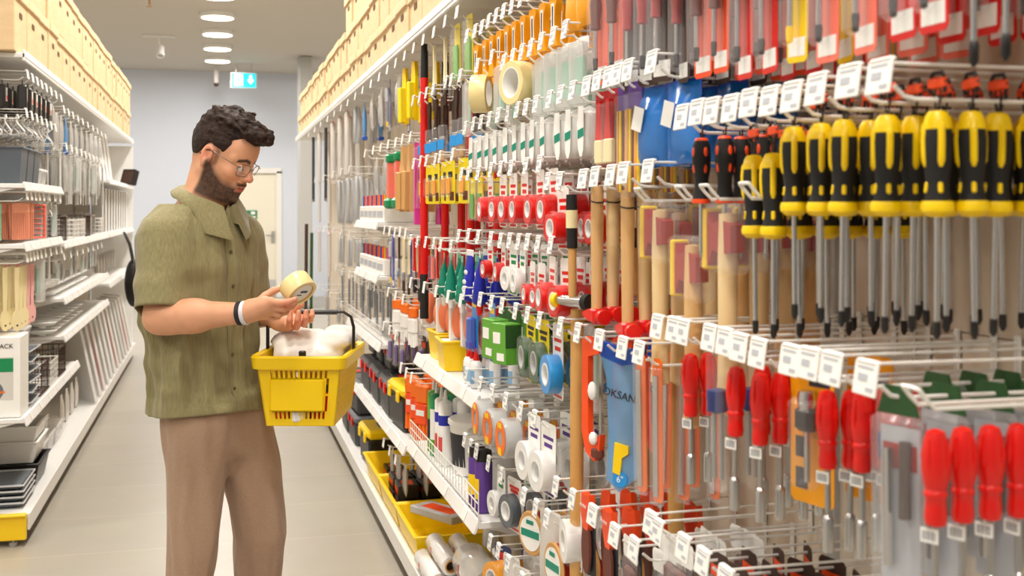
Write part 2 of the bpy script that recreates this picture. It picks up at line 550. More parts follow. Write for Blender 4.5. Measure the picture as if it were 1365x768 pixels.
# ------------------------------------------------------------------ the man (smooth blended volumes turned into meshes)
def smin(a, b, k):
    h = np.clip(.5 + .5 * (b - a) / k, 0, 1)
    return b + (a - b) * h - k * h * (1 - h)
def smax(a, b, k): return -smin(-a, -b, k)
def s_ell(p, c, r, R=None):
    q = p - np.array(c)
    if R is not None: q = q @ R
    q0 = q / np.array(r)
    k0 = np.sqrt((q0 ** 2).sum(1)); k1 = np.sqrt(((q0 / np.array(r)) ** 2).sum(1)) + 1e-9
    return k0 * (k0 - 1) / k1
def s_cap(p, a, b, r1, r2):
    a, b = np.array(a, float), np.array(b, float)
    ab = b - a
    t = np.clip(((p - a) @ ab) / (ab @ ab), 0, 1)
    return np.sqrt(((p - a - t[:, None] * ab) ** 2).sum(1)) - (r1 + (r2 - r1) * t)
def s_chain(p, pts, rs, k=.004):
    d = None
    for i in range(len(pts) - 1):
        e = s_cap(p, pts[i], pts[i + 1], rs[i], rs[i + 1])
        d = e if d is None else smin(d, e, k)
    return d

def surface_nets(f, lo, hi, h, K=5):
    """mesh of the zero level of f over the box lo..hi with cell size h (fine cells only near the surface)"""
    lo, hi = np.array(lo, float), np.array(hi, float)
    nc = np.ceil((hi - lo) / (h * K)).astype(int)
    n = nc * K
    g = [lo[i] + (np.arange(nc[i]) + .5) * h * K for i in range(3)]
    P = np.stack(np.meshgrid(*g, indexing='ij'), -1).reshape(-1, 3)
    D = f(P).reshape(nc)
    V = np.repeat(np.repeat(np.repeat(np.sign(D), K, 0), K, 1), K, 2).astype(np.float32)
    near = np.abs(D) < h * K * 1.9
    idx = np.argwhere(near)
    off = np.stack(np.meshgrid(*[np.arange(K)] * 3, indexing='ij'), -1).reshape(-1, 3)
    I = (idx[:, None, :] * K + off[None]).reshape(-1, 3)
    vals = np.empty(len(I), np.float32)
    for s in range(0, len(I), 400000):
        vals[s:s + 400000] = f(lo + (I[s:s + 400000] + .5) * h)
    V[I[:, 0], I[:, 1], I[:, 2]] = vals
    V[[0, -1]] = 1; V[:, [0, -1]] = 1; V[:, :, [0, -1]] = 1
    S = V < 0
    nx, ny, nz = V.shape
    cnt = np.zeros((nx - 1, ny - 1, nz - 1), np.int8)
    for dx in (0, 1):
        for dy in (0, 1):
            for dz in (0, 1):
                cnt += S[dx:nx - 1 + dx, dy:ny - 1 + dy, dz:nz - 1 + dz]
    cells = np.argwhere((cnt > 0) & (cnt < 8))
    vid = np.full(cnt.shape, -1, np.int32)
    vid[cells[:, 0], cells[:, 1], cells[:, 2]] = np.arange(len(cells))
    acc = np.zeros((len(cells), 3)); num = np.zeros(len(cells))
    corners = [(dx, dy, dz) for dx in (0, 1) for dy in (0, 1) for dz in (0, 1)]
    cv = {c: V[cells[:, 0] + c[0], cells[:, 1] + c[1], cells[:, 2] + c[2]] for c in corners}
    for c in corners:
        for ax in range(3):
            if c[ax] == 0:
                e = list(c); e[ax] = 1; e = tuple(e)
                a, b = cv[c], cv[e]
                m = (a < 0) != (b < 0)
                t = np.where(m, a / np.where(np.abs(a - b) < 1e-12, 1, a - b), 0)
                q = np.tile(np.array(c, float), (len(cells), 1)); q[:, ax] = t
                acc += q * m[:, None]; num += m
    verts = lo + (cells + acc / num[:, None] + .5) * h
    faces = []
    for ax in range(3):
        o1, o2 = [(1, 2), (2, 0), (0, 1)][ax]
        sl0 = [slice(None)] * 3; sl1 = [slice(None)] * 3
        sl0[ax] = slice(0, -1); sl1[ax] = slice(1, None)
        A, B = S[tuple(sl0)], S[tuple(sl1)]
        E = np.argwhere(A != B)
        ok = (E[:, o1] > 0) & (E[:, o2] > 0)
        E = E[ok]
        ok = (E[:, o1] < vid.shape[o1]) & (E[:, o2] < vid.shape[o2])
        E = E[ok]
        inside = A[E[:, 0], E[:, 1], E[:, 2]]
        def v(d1, d2):
            q = E.copy(); q[:, o1] -= d1; q[:, o2] -= d2
            return vid[q[:, 0], q[:, 1], q[:, 2]]
        quad = np.stack([v(1, 1), v(0, 1), v(0, 0), v(1, 0)], 1)
        quad[~inside] = quad[~inside][:, ::-1]
        faces.append(quad)
    return verts, np.concatenate(faces)

def np_mesh(name, verts, faces, m, parent=None, smooth_iter=0):
    if smooth_iter:
        e = np.concatenate([faces[:, [i, (i + 1) % 4]] for i in range(4)])
        for _ in range(smooth_iter):
            s = np.zeros_like(verts); c = np.zeros(len(verts))
            np.add.at(s, e[:, 0], verts[e[:, 1]]); np.add.at(s, e[:, 1], verts[e[:, 0]])
            np.add.at(c, e[:, 0], 1); np.add.at(c, e[:, 1], 1)
            verts = verts * .5 + .5 * s / np.maximum(c, 1)[:, None]
    me = bpy.data.meshes.new(name)
    me.vertices.add(len(verts)); me.vertices.foreach_set('co', verts.astype(np.float32).ravel())
    me.loops.add(faces.size); me.loops.foreach_set('vertex_index', faces.astype(np.int32).ravel())
    me.polygons.add(len(faces)); me.polygons.foreach_set('loop_start', np.arange(0, faces.size, 4, dtype=np.int32))
    me.update(calc_edges=True); me.validate()
    me.polygons.foreach_set('use_smooth', [True] * len(me.polygons))
    me.materials.append(M[m])
    o = bpy.data.objects.new(name, me)
    COL.objects.link(o)
    if parent is not None: o.parent = parent
    return o
def tint_mesh(o, verts, rgb):
    at_ = o.data.color_attributes.new('tint', 'FLOAT_COLOR', 'POINT')
    at_.data.foreach_set('color', np.concatenate([rgb, np.ones((len(rgb), 1))], 1).astype(np.float32).ravel())
def vnoise(p, scale, seed=0):
    """smooth value noise, -1..1"""
    q = p * np.array(scale) + 100.0
    i = np.floor(q).astype(np.int64); fr = q - i
    fr = fr * fr * (3 - 2 * fr)
    def hsh(x, y, z):
        n = (x * 374761393 + y * 668265263 + z * 2147483647 + seed * 974711) & 0xffffffff
        n = ((n ^ (n >> 13)) * 1274126177) & 0xffffffff
        return ((n ^ (n >> 16)) & 0xffff) / 32767.5 - 1
    r = 0
    for dx in (0, 1):
        for dy in (0, 1):
            for dz in (0, 1):
                w = (fr[:, 0] if dx else 1 - fr[:, 0]) * (fr[:, 1] if dy else 1 - fr[:, 1]) * (fr[:, 2] if dz else 1 - fr[:, 2])
                r = r + w * hsh(i[:, 0] + dx, i[:, 1] + dy, i[:, 2] + dz)
    return r

# frame of the figure: u along the picture to the right, w towards the viewer, z up; its origin stands on the floor
MX, MY = -.0128, 3.445
man = empty('person', (MX, MY, 0), -TH)         # local x = u, local y = -w
tag(man, 'bearded man with glasses in olive shirt and taupe trousers looking at a tape roll', 'person')
def U(px, py, w=0.0):
    """figure coordinates of a point seen at (px, py), w metres nearer than the figure's own plane"""
    d = 3.33 - w
    xc = (px - 682.5) / F_PX * d
    return np.array([xc + .8825, -w, CAM_H - (py - HZ) / F_PX * d])

PH, YW = radians(26), radians(17)
HSC = .935              # head pitched down and turned a little towards the viewer
ca, sa, cp, sp_ = cos(YW), sin(YW), cos(PH), sin(PH)
HF = np.array([ca * cp, -sa * cp, -sp_])       # face direction
HS = np.array([-sa, -ca, 0.0])                 # his right-hand side
HT = np.cross(HS, HF) * 1.0
if HT[2] < 0: HT = -HT
HR = np.stack([HF, HS, HT], 1)
HC = U(276.5, 205.5, .075) - HR @ (np.array([-.012, .080, -.004]) * HSC)                 # columns; world = HC + HR @ local
def hl(p): return (p - HC) @ HR / HSC
def H(f, s, t): return HC + HR @ np.array([f, s, t]) * HSC

TA = radians(33)                               # torso turned from the profile towards the viewer
TF = np.array([cos(TA), -sin(TA), 0.0]); TS = np.array([-sin(TA), -cos(TA), 0.0])
TCX = -.036
def torso_frame(p, lean):
    """front and side coordinates about the torso axis"""
    z = p[:, 2]
    cx = TCX + np.interp(z, [.8, .95, 1.15, 1.35, 1.45, 1.54], [.018, .012, .0, -.004, -.006, .0])
    q0, q1 = p[:, 0] - cx, p[:, 1]
    return q0 * TF[0] + q1 * TF[1], q0 * TS[0] + q1 * TS[1]
def s_torso(p, grow=0.0, zt=1.56, zb=.80):
    f, s = torso_frame(p, 0)
    z = p[:, 2]
    zk = [.80, .90, 1.0, 1.10, 1.22, 1.32, 1.40, 1.45, 1.48, 1.52, 1.55]
    hd = np.interp(z, zk, [.106, .106, .104, .104, .110, .114, .104, .091, .081, .064, .048]) + grow
    hw = np.interp(z, zk, [.144, .144, .140, .142, .154, .163, .160, .146, .120, .078, .052]) + grow
    e = 2.3
    r = (np.abs(f / hd) ** e + np.abs(s / hw) ** e + 1e-9) ** (1 / e)
    d = (r - 1) * np.minimum(hd, hw) * .95
    d = smax(d, z - zt, .01)
    return smax(d, zb - z, .004)

# joints
SR = np.array([TCX + .012, 0, 0]) + TS * .148 + np.array([0, 0, 1.408])       # right shoulder (viewer's side)
SL = np.array([TCX, 0, 0]) - TS * .158 + np.array([0, 0, 1.408])
SR = SR + TF * .0
ER = U(214, 424, .19)                          # right elbow
WR = U(329, 417, .24)                          # right wrist
EL = U(330, 408, -.24)
WL = U(372, 427, -.02)

HAND_R = {   # chains of the right hand: knuckle ... tip
    'palm': [U(336, 414, .24), U(352, 408, .245), U(364, 404, .245)],
    'index': [U(362, 403, .262), U(376, 404, .272), U(386, 402.5, .268), U(394.5, 399, .262)],
    'middle': [U(362, 409, .25), U(378, 411.5, .258), U(389, 409, .242), U(394, 405, .225)],
    'ring': [U(358, 415, .238), U(373, 419, .242), U(382, 416, .225), U(386, 411, .208)],
    'little': [U(352, 420, .224), U(364, 424.5, .226), U(372, 422, .212), U(376, 417.5, .198)],
    'thumb': [U(341, 407, .215), U(354, 395, .19), U(365, 388, .175), U(375, 384, .168)],
}
HAND_L = {
    'palm': [U(376, 428, -.03), U(386, 430, -.02), U(396, 428, -.012)],
    'index': [U(382, 430, -.004), U(386, 436, .030), U(387, 427, .048), U(388, 416, .042)],
    'middle': [U(391, 431, -.004), U(396.5, 436, .030), U(398, 427, .048), U(399, 416.5, .042)],
    'ring': [U(399, 429, -.006), U(406.5, 432.5, .026), U(408.5, 424.5, .042), U(409, 415.5, .036)],
    'little': [U(406, 425, -.010), U(415, 427, .018), U(417, 421, .032), U(417, 414.5, .026)],
    'thumb': [U(378, 424, -.034), U(388, 417, -.036), U(396, 411, -.026), U(403, 406, -.014)],
}
def s_hand(p, hd, wrist):
    d = s_chain(p, [wrist, hd['palm'][0], hd['palm'][1]], [.029, .030, .028], .01)
    for a in ('index', 'middle', 'ring', 'little'):
        # a metacarpal ridge from the wrist to each knuckle gives the palm its breadth
        r0 = {'index': .0155, 'middle': .0155, 'ring': .015, 'little': .014}[a]
        d = smin(d, s_cap(p, hd['palm'][0], hd[a][0], .019, r0), .012)
    d = smin(d, s_cap(p, hd['palm'][0] * .5 + wrist * .5, hd['thumb'][0], .022, .016), .012)
    for a, r in (('index', .0094), ('middle', .0097), ('ring', .0093), ('little', .0082), ('thumb', .0110)):
        rs = [r * 1.15, r * 1.04, r * .97, r * .80]
        d = smin(d, s_chain(p, hd[a], rs, .003), .0022)
    return d

def s_head(p):
    q = hl(p)
    d = s_ell(q, (-.014, 0, .034), (.100, .077, .096))
    d = smin(d, s_ell(q, (.034, 0, -.028), (.062, .060, .088)), .03)
    d = smin(d, s_cap(q, (.066, 0, -.100), (.074, 0, -.104), .026, .024), .03)
    for s in (-1, 1):
        d = smin(d, s_cap(q, (-.008, s * .054, -.050), (.058, s * .022, -.102), .020, .020), .022)
        d = smin(d, s_ell(q, (.060, s * .040, -.026), (.030, .026, .026)), .02)
        d = smin(d, s_cap(q, (.084, s * .012, .022), (.066, s * .052, .018), .011, .009), .014)
    d = smin(d, s_ell(q, (.060, 0, .052), (.034, .056, .045)), .03)      # forehead
    for s in (-1, 1):
        d = smax(d, -s_ell(q, (.100, s * .031, .000), (.020, .018, .012)), .010)
        d = smin(d, s_ell(q, (.076, s * .032, -.001), (.0150, .0150, .0130)), .003)
        d = smin(d, s_cap(q, (.0885, s * .020, .004), (.084, s * .044, .003), .0040, .0036), .004)
    d = smin(d, s_cap(q, (.088, 0, .014), (.112, 0, -.026), .0085, .0105), .012)
    d = smin(d, s_ell(q, (.113, 0, -.030), (.0125, .0125, .0105)), .008)
    for s in (-1, 1):
        d = smin(d, s_ell(q, (.102, s * .0125, -.034), (.0105, .0075, .0085)), .006)
        d = smax(d, -s_ell(q, (.108, s * .007, -.042), (.006, .004, .004)), .003)
    d = smin(d, s_ell(q, (.086, 0, -.062), (.018, .030, .022)), .014)    # mouth area
    d = smin(d, s_cap(q, (.1005, -.008, -.061), (.0915, -.023, -.064), .0052, .0034), .005)
    d = smin(d, s_cap(q, (.1005, .008, -.061), (.0915, .023, -.064), .0052, .0034), .005)
    d = smin(d, s_cap(q, (.0985, -.010, -.073), (.0985, .010, -.073), .0062, .0062), .005)
    d = smax(d, -s_cap(q, (.108, -.018, -.0668), (.108, .018, -.0668), .0030, .0030), .003)
    # ears
    for s in (-1, 1):
        er = s_ell(q, (-.012, s * .080, -.004), (.021, .0085, .033))
        er = smax(er, -s_ell(q, (-.008, s * .0885, .000), (.0125, .0075, .021)), .004)
        er = smin(er, s_ell(q, (-.010, s * .079, -.033), (.009, .006, .010)), .008)
        d = smin(d, er, .006)
    # neck
    nb = np.array([TCX, 0, 1.49]) + TF * .008
    d = smin(d, s_cap(p, H(-.030, 0, -.040), nb, .056, .064), .03)
    d = smin(d, s_ell(q, (.048, 0, -.118), (.010, .010, .012)), .02)
    return d

def beard_mask(q):
    """0..1 over beard and moustache, head coordinates"""
    f, s, t = q[:, 0], np.abs(q[:, 1]), q[:, 2]
    up = np.interp(f, [-.02, .005, .03, .06, .085, .12], [.012, .0, -.030, -.050, -.052, -.050])
    m = np.clip((up - t) / .024, 0, 1) * np.clip((f + .012) / .012, 0, 1)
    m *= np.clip((t + .142) / .02, 0, 1) * np.clip((f - (-.135 - t) * .8 - .0) / .02 + 1, 0, 1)
    m *= 1 - np.clip((.112 - f) / .001, 0, 1) * 0
    tm = np.clip((-.047 - t) / .004, 0, 1) * np.clip((t + .063) / .003, 0, 1) * np.clip((.034 - s) / .008, 0, 1) * (f > .07)
    m = np.maximum(m, tm)
    lip = (f > .086) * (s < .024) * (t > -.080) * (t < -.0585)
    m = np.where(lip, m * .0, m)
    return np.clip(m, 0, 1)

def s_body(p):
    d = s_head(p)
    q = hl(p)
    near = d < .02
    if near.any():
        bm_ = beard_mask(q[near])
        d[near] -= bm_ * (.0030 + .0010 * vnoise(q[near], (260, 260, 160), 3))
    d = smin(d, s_torso(p, -.022, 1.53, .80), .02)
    for S, E, W, hd in ((SR, ER, WR, HAND_R), (SL, EL, WL, HAND_L)):
        a = s_chain(p, [S, S * .45 + E * .55, E, E * .6 + W * .4, W], [.054, .050, .043, .043, .0275], .02)
        a = smin(a, s_cap(p, E * .86 + W * .14, E * .55 + W * .45, .046, .040), .02)
        lim = np.sqrt(((p - W) ** 2).sum(1)) < .22
        if lim.any():
            h = s_hand(p[lim], hd, W)
            a[lim] = smin(a[lim], h, .006)
        d = smin(d, a, .008)
    d = smin(d, s_chain(p, LEG_R, [.062, .044, .034, .036], .03), .02)
    d = smin(d, s_chain(p, LEG_L, [.062, .044, .034, .036], .03), .02)
    for A in (LEG_R[-1], LEG_L[-1]):
        d = smin(d, s_cap(p, A + np.array([0, 0, -.035]), A + np.array([.14, -.05, -.045]), .034, .026), .03)
    return d

LEG_R = [np.array([-.028, -.068, .84]), np.array([-.042, -.090, .48]), np.array([-.055, -.09, .10]), np.array([-.054, -.09, .075])]
LEG_L = [np.array([.06, .075, .84]), np.array([.125, .06, .48]), np.array([.115, .075, .10]), np.array([.117, .075, .075])]

skin = np.array(srgb(222, 164, 128)[:3]); skin_red = np.array(srgb(226, 128, 100)[:3])
hair_c = np.array(srgb(48, 30, 22)[:3]); lip_c = np.array(srgb(190, 100, 84)[:3]); white_c = np.array(srgb(226, 220, 214)[:3])
def vcol_mat(name, rough, sss=0.0, bump=None):
    m = mat(name, (220, 160, 130), rough, bump=bump)
    nt = m.node_tree
    a = nt.nodes.new('ShaderNodeVertexColor'); a.layer_name = 'tint'
    b = nt.nodes['Principled BSDF']
    nt.links.new(a.outputs['Color'], b.inputs['Base Color'])
    if sss:
        b.inputs['Subsurface Weight'].default_value = sss
        b.inputs['Subsurface Radius'].default_value = (.012, .005, .003)
        b.inputs['Subsurface Scale'].default_value = .5
    return m
vcol_mat('skin', .5, .12)

v, fc = surface_nets(s_body, (-.42, -.46, 0.0), (.42, .40, 1.80), .0030)
body = np_mesh('body', v, fc, 'skin', man, 1)
q = hl(v)
head_zone = (np.abs(q) < .16).all(1)
rgb = np.tile(skin, (len(v), 1))
rgb *= (1 + .06 * vnoise(v, (60, 60, 60), 5))[:, None]
def mixc(m, c):
    global rgb
    m = np.clip(m, 0, 1)[:, None]
    rgb = rgb * (1 - m) + np.array(c) * m
hands = np.maximum(np.exp(-((v - HAND_L['middle'][2]) ** 2).sum(1) / .0025), np.exp(-((v - HAND_R['index'][2]) ** 2).sum(1) / .0012))
mixc(hands * .55, skin_red)
er = np.exp(-(((q - np.array([-.012, .080, 0])) / np.array([.022, .02, .034])) ** 2).sum(1))
mixc(er * .6 * head_zone, skin_red)
no = np.exp(-((q - np.array([.112, 0, -.03])) ** 2).sum(1) / .0004) + np.exp(-(((q - np.array([.075, .05, -.03])) / .025) ** 2).sum(1)) * .5
mixc(no * .45 * head_zone, skin_red)
bk = beard_mask(q) * head_zone
mixc(bk * (.92 + .08 * vnoise(q, (300, 300, 160), 9)), hair_c)
# faded hair above and behind the ears, nape
fade = np.clip((q[:, 2] - np.interp(q[:, 0], [-.12, -.05, -.01, .02, .05], [-.06, -.03, .025, .012, .06])) / .03, 0, 1) * (q[:, 0] < .046) * head_zone * (np.abs(q[:, 1]) < .083)
mixc(fade * .8, hair_c)
for s in (-1, 1):
    sb = np.clip((.030 - q[:, 2]) / .01, 0, 1) * np.clip((q[:, 2] + .03) / .01, 0, 1) * np.clip((q[:, 0] - .008) / .006, 0, 1) * np.clip((.028 - q[:, 0]) / .006, 0, 1) * (np.abs(q[:, 1]) > .05)
    mixc(sb * .35 * head_zone, hair_c)
    yb_ = np.interp(np.abs(q[:, 1]), [.01, .028, .052], [.020, .026, .017])
    br_ = np.clip(1 - np.abs(q[:, 2] - yb_) / .0062, 0, 1) ** .5 * (np.abs(q[:, 1]) > .010) * (np.abs(q[:, 1]) < .053) * (q[:, 0] > .05)
    mixc(br_ * .95 * head_zone, hair_c)
eye = (np.abs(np.abs(q[:, 1]) - .032) < .015) * (q[:, 0] > .07) * head_zone
mixc(eye * (np.abs(q[:, 2] + .0060) < .0030), hair_c)
mixc(eye * (np.abs(q[:, 2] + .0005) < .0022) * .35, hair_c)
lp = (q[:, 0] > .084) * (np.abs(q[:, 1]) < .021) * (q[:, 2] > -.0795) * (q[:, 2] < -.0585) * head_zone
mixc(lp * .85, lip_c)
mixc(lp * (np.abs(q[:, 2] + .0668) < .002), lip_c * .35)
tint_mesh(body, v, rgb)

# eyes showing under lowered lids
for s in (-1, 1):
    MB().ell((0, 0, 0), (.0118, .0118, .0118), 14, 10, Matrix.Translation(H(.0815, s * .032, -.0065))).build('eyeball', mat('eye_white', (228, 222, 216), .2) if s < 0 else 'eye_white', man)

# hair
def s_hair(p):
    q = hl(p)
    f, s, t = q[:, 0], np.abs(q[:, 1]), q[:, 2]
    d = s_ell(q, (-.016, 0, .036), (.107, .082, .106))
    d = smin(d, s_ell(q, (.042, 0, .108), (.070, .062, .034)), .03)
    d = smin(d, s_ell(q, (.088, -.006, .104), (.034, .050, .024)), .02)
    d = smin(d, s_ell(q, (-.01, 0, .118), (.075, .062, .030)), .03)
    line = np.interp(f, [-.13, -.09, -.05, -.022, .004, .03, .052, .075, .13], [-.060, -.052, -.022, .034, .034, .022, .062, .076, .074])
    n = vnoise(q, (26, 40, 60), 1) * .0052 + vnoise(q, (60, 90, 90), 2) * .0030 + vnoise(q, (110, 160, 150), 4) * .0016
    amp = np.interp(t, [0, .06, .10], [.15, .6, 2.1])
    d = d + n * amp
    d = smax(d, line - t + .004 * vnoise(q, (90, 90, 60), 8), .006)
    return d
v, fc = surface_nets(s_hair, HC - .19, HC + .19, .0026)
mat('hair', (30, 18, 13), .62, spec=.3, noise=((62, 37, 24), (70, 130, 130), 4, .42, .75), bump=((140, 260, 260), .6))
np_mesh('hair', v, fc, 'hair', man, 1)

# ---- trousers
mat('trousers', (178, 148, 124), .8, noise=((160, 130, 106), (420, 420, 420), 2, .3, .7), bump=((500, 500, 500), .12), sheen=.2)
def s_trousers(p):
    z = p[:, 2]
    d = s_torso(p - np.array([.034, 0, 0]), -.010, .925, .70)
    d = smax(d, s_ell(p, (.032, 0, .93), (.160, .160, .190)), .03)
    def leg(pts, rs, seed):
        a = None
        zc = np.clip(z, pts[-1][2], pts[0][2])
        zs = [q_[2] for q_ in pts][::-1]
        cx = np.interp(zc, zs, [q_[0] for q_ in pts][::-1]); cy = np.interp(zc, zs, [q_[1] for q_ in pts][::-1])
        r = np.interp(zc, zs, rs[::-1])
        dx, dy = p[:, 0] - cx, p[:, 1] - cy
        ang = np.arctan2(dy, dx)
        # creased front and back, slightly deeper than wide
        e = np.sqrt((dx / 1.06) ** 2 + (dy / .98) ** 2) - r
        cr = np.exp(-((np.abs(np.mod(ang + .55 + pi, 2 * pi) - pi)) / .22) ** 2) * .006
        w = vnoise(np.stack([ang * 1.2, z * 0, z * 5 + ang], 1), (1.4, 1, 1.3), seed) * .0075 + vnoise(p, (12, 12, 6), seed + 1) * .0055 + vnoise(np.stack([ang * 3, z * 0, z * 9 - ang * 2], 1), (1, 1, 1), seed + 2) * .003
        e = (e - cr + w) * .93
        return smax(smax(e, pts[-1][2] - z, .003), z - pts[0][2] - .045, .02)
    R_ = leg([np.array([-.026, -.066, .86]), np.array([-.032, -.074, .70]), np.array([-.040, -.090, .50]), np.array([-.050, -.092, .35]), np.array([-.056, -.09, .035])], [.092, .082, .066, .053, .056], 21)
    L_ = leg([np.array([.060, .070, .86]), np.array([.095, .066, .70]), np.array([.126, .060, .50]), np.array([.118, .070, .35]), np.array([.115, .075, .035])], [.094, .084, .070, .0615, .060], 23)
    d = smin(d, R_, .035)
    return smin(d, L_, .035)
v, fc = surface_nets(s_trousers, (-.26, -.26, .02), (.28, .26, 1.02), .0036)
np_mesh('trousers', v, fc, 'trousers', man, 1)
# ---- shirt
mat('shirt', (150, 142, 100), .85, noise=((124, 116, 78), (190, 190, 12), 3, .25, .8), bump=((380, 380, 60), .2), sheen=.2)
def fold(p):
    f, s = torso_frame(p, 0)
    z = p[:, 2]
    a = np.arctan2(s, f)
    n = vnoise(np.stack([a * 1.6, z * 0, z * 3.2 + a * .8], 1), (2.2, 1, 1.6), 11) * .0085
    n += vnoise(np.stack([a * 4.5, z * 0, z * 2.0 - a * 1.5], 1), (1.6, 1, 2.4), 12) * .0075
    n += vnoise(p, (9, 9, 26), 13) * .0035
    n += vnoise(np.stack([s * 5 + z * 14, z * 0, z * 6 - s * 9], 1), (1.3, 1, 1.3), 14) * .0035
    return n
def s_sleeve(p, S, E, r0, r1):
    ax = (E - S) / np.linalg.norm(E - S)
    L = np.linalg.norm(E - S)
    t = ((p - S) @ ax)
    r = np.interp(t, [-.05, 0, .06, L], [.062, r0, r0 * 1.02, r1])
    rad = np.sqrt(np.maximum(((p - S) ** 2).sum(1) - t ** 2, 0))
    d = rad - r
    d = np.where(t < 0, np.sqrt(((p - S) ** 2).sum(1)) - r, d)
    end = L * .90
    wr = vnoise(p, (10, 10, 22), 15) * .006
    d = d + wr
    d = smax(d, t - end, .004)
    return d, t, end, rad, r
def s_shirt(p):
    f, s = torso_frame(p, 0)
    z = p[:, 2]
    hem = .893 + .006 * np.sin(np.arctan2(s, f) * 2 + .4) + .002 * (f / .15)
    grow = .013 + np.interp(z, [.86, 1.0, 1.2, 1.45, 1.52], [.014, .010, .004, .001, .001])
    d = s_torso(p, 0, 1.56, .70)
    d = d - grow + fold(p) * np.interp(z, [.86, 1.15, 1.4], [1.25, 1.0, .5])
    for S, E in ((SR, ER), (SL, EL)):
        e, t, end, rad, r = s_sleeve(p, S + np.array([0, 0, -.004]), E, .072, .074)
        d = smin(d, e, .035)
        inner = smax(rad - (r - .008), end - .09 - t, .004)
        d = smax(d, -inner, .004)
    d = np.where(z < .992, smin(d, s_trousers(p) - .012, .03), d)
    d = smax(d, hem - z, .003)
    # open neck: a V at the front and the neck hole
    cx = np.array([TCX, 0])
    zc = 1.452
    w = (z - 1.415) * .48
    vneck = smax(np.abs(s - .006) - np.maximum(w, .0005), -f + .02, .004)
    vneck = smax(vneck, 1.42 - z, .004)
    d = smax(d, -vneck, .004)
    hole = np.sqrt((f - .014) ** 2 + (s * .98) ** 2) - .071
    d = smax(d, -smax(hole, 1.455 - z, .004), .005)
    return d
v, fc = surface_nets(s_shirt, (-.42, -.44, .84), (.36, .42, 1.50), .0034)
np_mesh('shirt', v, fc, 'shirt', man, 1)

def axis_pt(f, s, z):
    cx = TCX + np.interp(z, [.8, .95, 1.15, 1.35, 1.45, 1.54], [.018, .012, .0, -.004, -.006, .0])
    return np.array([cx, 0, z]) + TF * f + TS * s
def on_shirt(dirf, dirs, z):
    """walk outward from the axis to the shirt's surface"""
    lo_, hi_ = .04, .30
    for _ in range(22):
        m_ = (lo_ + hi_) / 2
        if s_shirt(axis_pt(dirf * m_, dirs * m_, z)[None])[0] < 0: lo_ = m_
        else: hi_ = m_
    return axis_pt(dirf * hi_, dirs * hi_, z)
# placket: a doubled strip down the front, with its buttons
pk = []
for z in np.linspace(1.418, .882, 28):
    row = []
    for s in (-.13, -.02, .10):
        n_ = sqrt(1 + s * s)
        pt = on_shirt(1 / n_, s / n_, z)
        row.append(pt)
    pk.append(row)
mbp = MB()
vs, fs = [], []
for row in pk:
    for pt in row: vs.append(pt + TF * .0035)
    for pt in reversed(row): vs.append(pt - TF * .004)
for i in range(len(pk) - 1):
    for j in range(6):
        j2 = (j + 1) % 6
        fs.append((i * 6 + j, i * 6 + j2, i * 6 + 6 + j2, i * 6 + 6 + j))
fs += [tuple(range(6)), tuple((len(pk) - 1) * 6 + j for j in range(6))]
mbp.add(vs, fs); mbp.build('placket', 'shirt', man)
mat('button', (96, 88, 58), .4)
FR = Matrix(((TF[0], TS[0], 0), (TF[1], TS[1], 0), (0, 0, 1))).to_4x4()
for i in (3, 8, 13, 18, 23):
    c = (pk[i][1]) + TF * .005
    MB().lathe([(.0055, 0), (.0055, .0016), (.003, .002), (.0005, .0012)], 12, Matrix.Translation(c) @ FR @ RY).build('button', 'button', man)
# breast pocket seam, right side of the chest
# collar: stand-and-fall collar, open at the front
cv, cf = [], []
NSEG = 36
def drape(x, y, z0, z1):
    """height of the shirt's top side at (x, y)"""
    zs_ = np.linspace(z0, z1, 60)
    dd = s_shirt(np.stack([np.full(60, x), np.full(60, y), zs_], 1))
    ok_ = np.where(dd < 0)[0]
    return zs_[ok_[0]] if len(ok_) else z1
for i in range(NSEG + 1):
    a = radians(-168 + 336 * i / NSEG)            # 0 = nape
    k = abs(a) / radians(168)
    dr_ = TF * -cos(a) + TS * sin(a)
    c0 = axis_pt(.014, 0, 0)
    ztop = 1.552 - .064 * k ** 1.6
    zin = 1.505 - .060 * k ** 1.6
    r_o = .106 + .010 * sin(a) ** 2 + .018 * k ** 5
    pin = c0 + dr_ * .070 + np.array([0, 0, zin])
    ptop = c0 + dr_ * .069 + np.array([0, 0, ztop])
    o2 = c0 + dr_ * r_o
    zo = max(drape(o2[0], o2[1], 1.56, 1.36) + .006, ztop - .092)
    pout = o2 + np.array([0, 0, zo])
    m2 = c0 + dr_ * (.069 * .45 + r_o * .55)
    zm = max(drape(m2[0], m2[1], 1.56, 1.40) + .010, ztop * .45 + zo * .55 + .004)
    pmid = m2 + np.array([0, 0, min(zm, ztop + .002)])
    for pt in (pin, ptop, ptop + dr_ * .007 + np.array([0, 0, .002]), pmid + np.array([0, 0, .003]), pout + np.array([0, 0, .002]), pout - np.array([0, 0, .004]), pmid - np.array([0, 0, .004])):
        cv.append(pt)
for i in range(NSEG):
    for j in range(7):
        j2 = (j + 1) % 7
        cf.append((i * 7 + j, i * 7 + j2, i * 7 + 7 + j2, i * 7 + 7 + j))
cf += [tuple(range(7)), tuple(NSEG * 7 + j for j in range(7))]
MB().add(cv, cf).build('collar', 'shirt', man, 50)

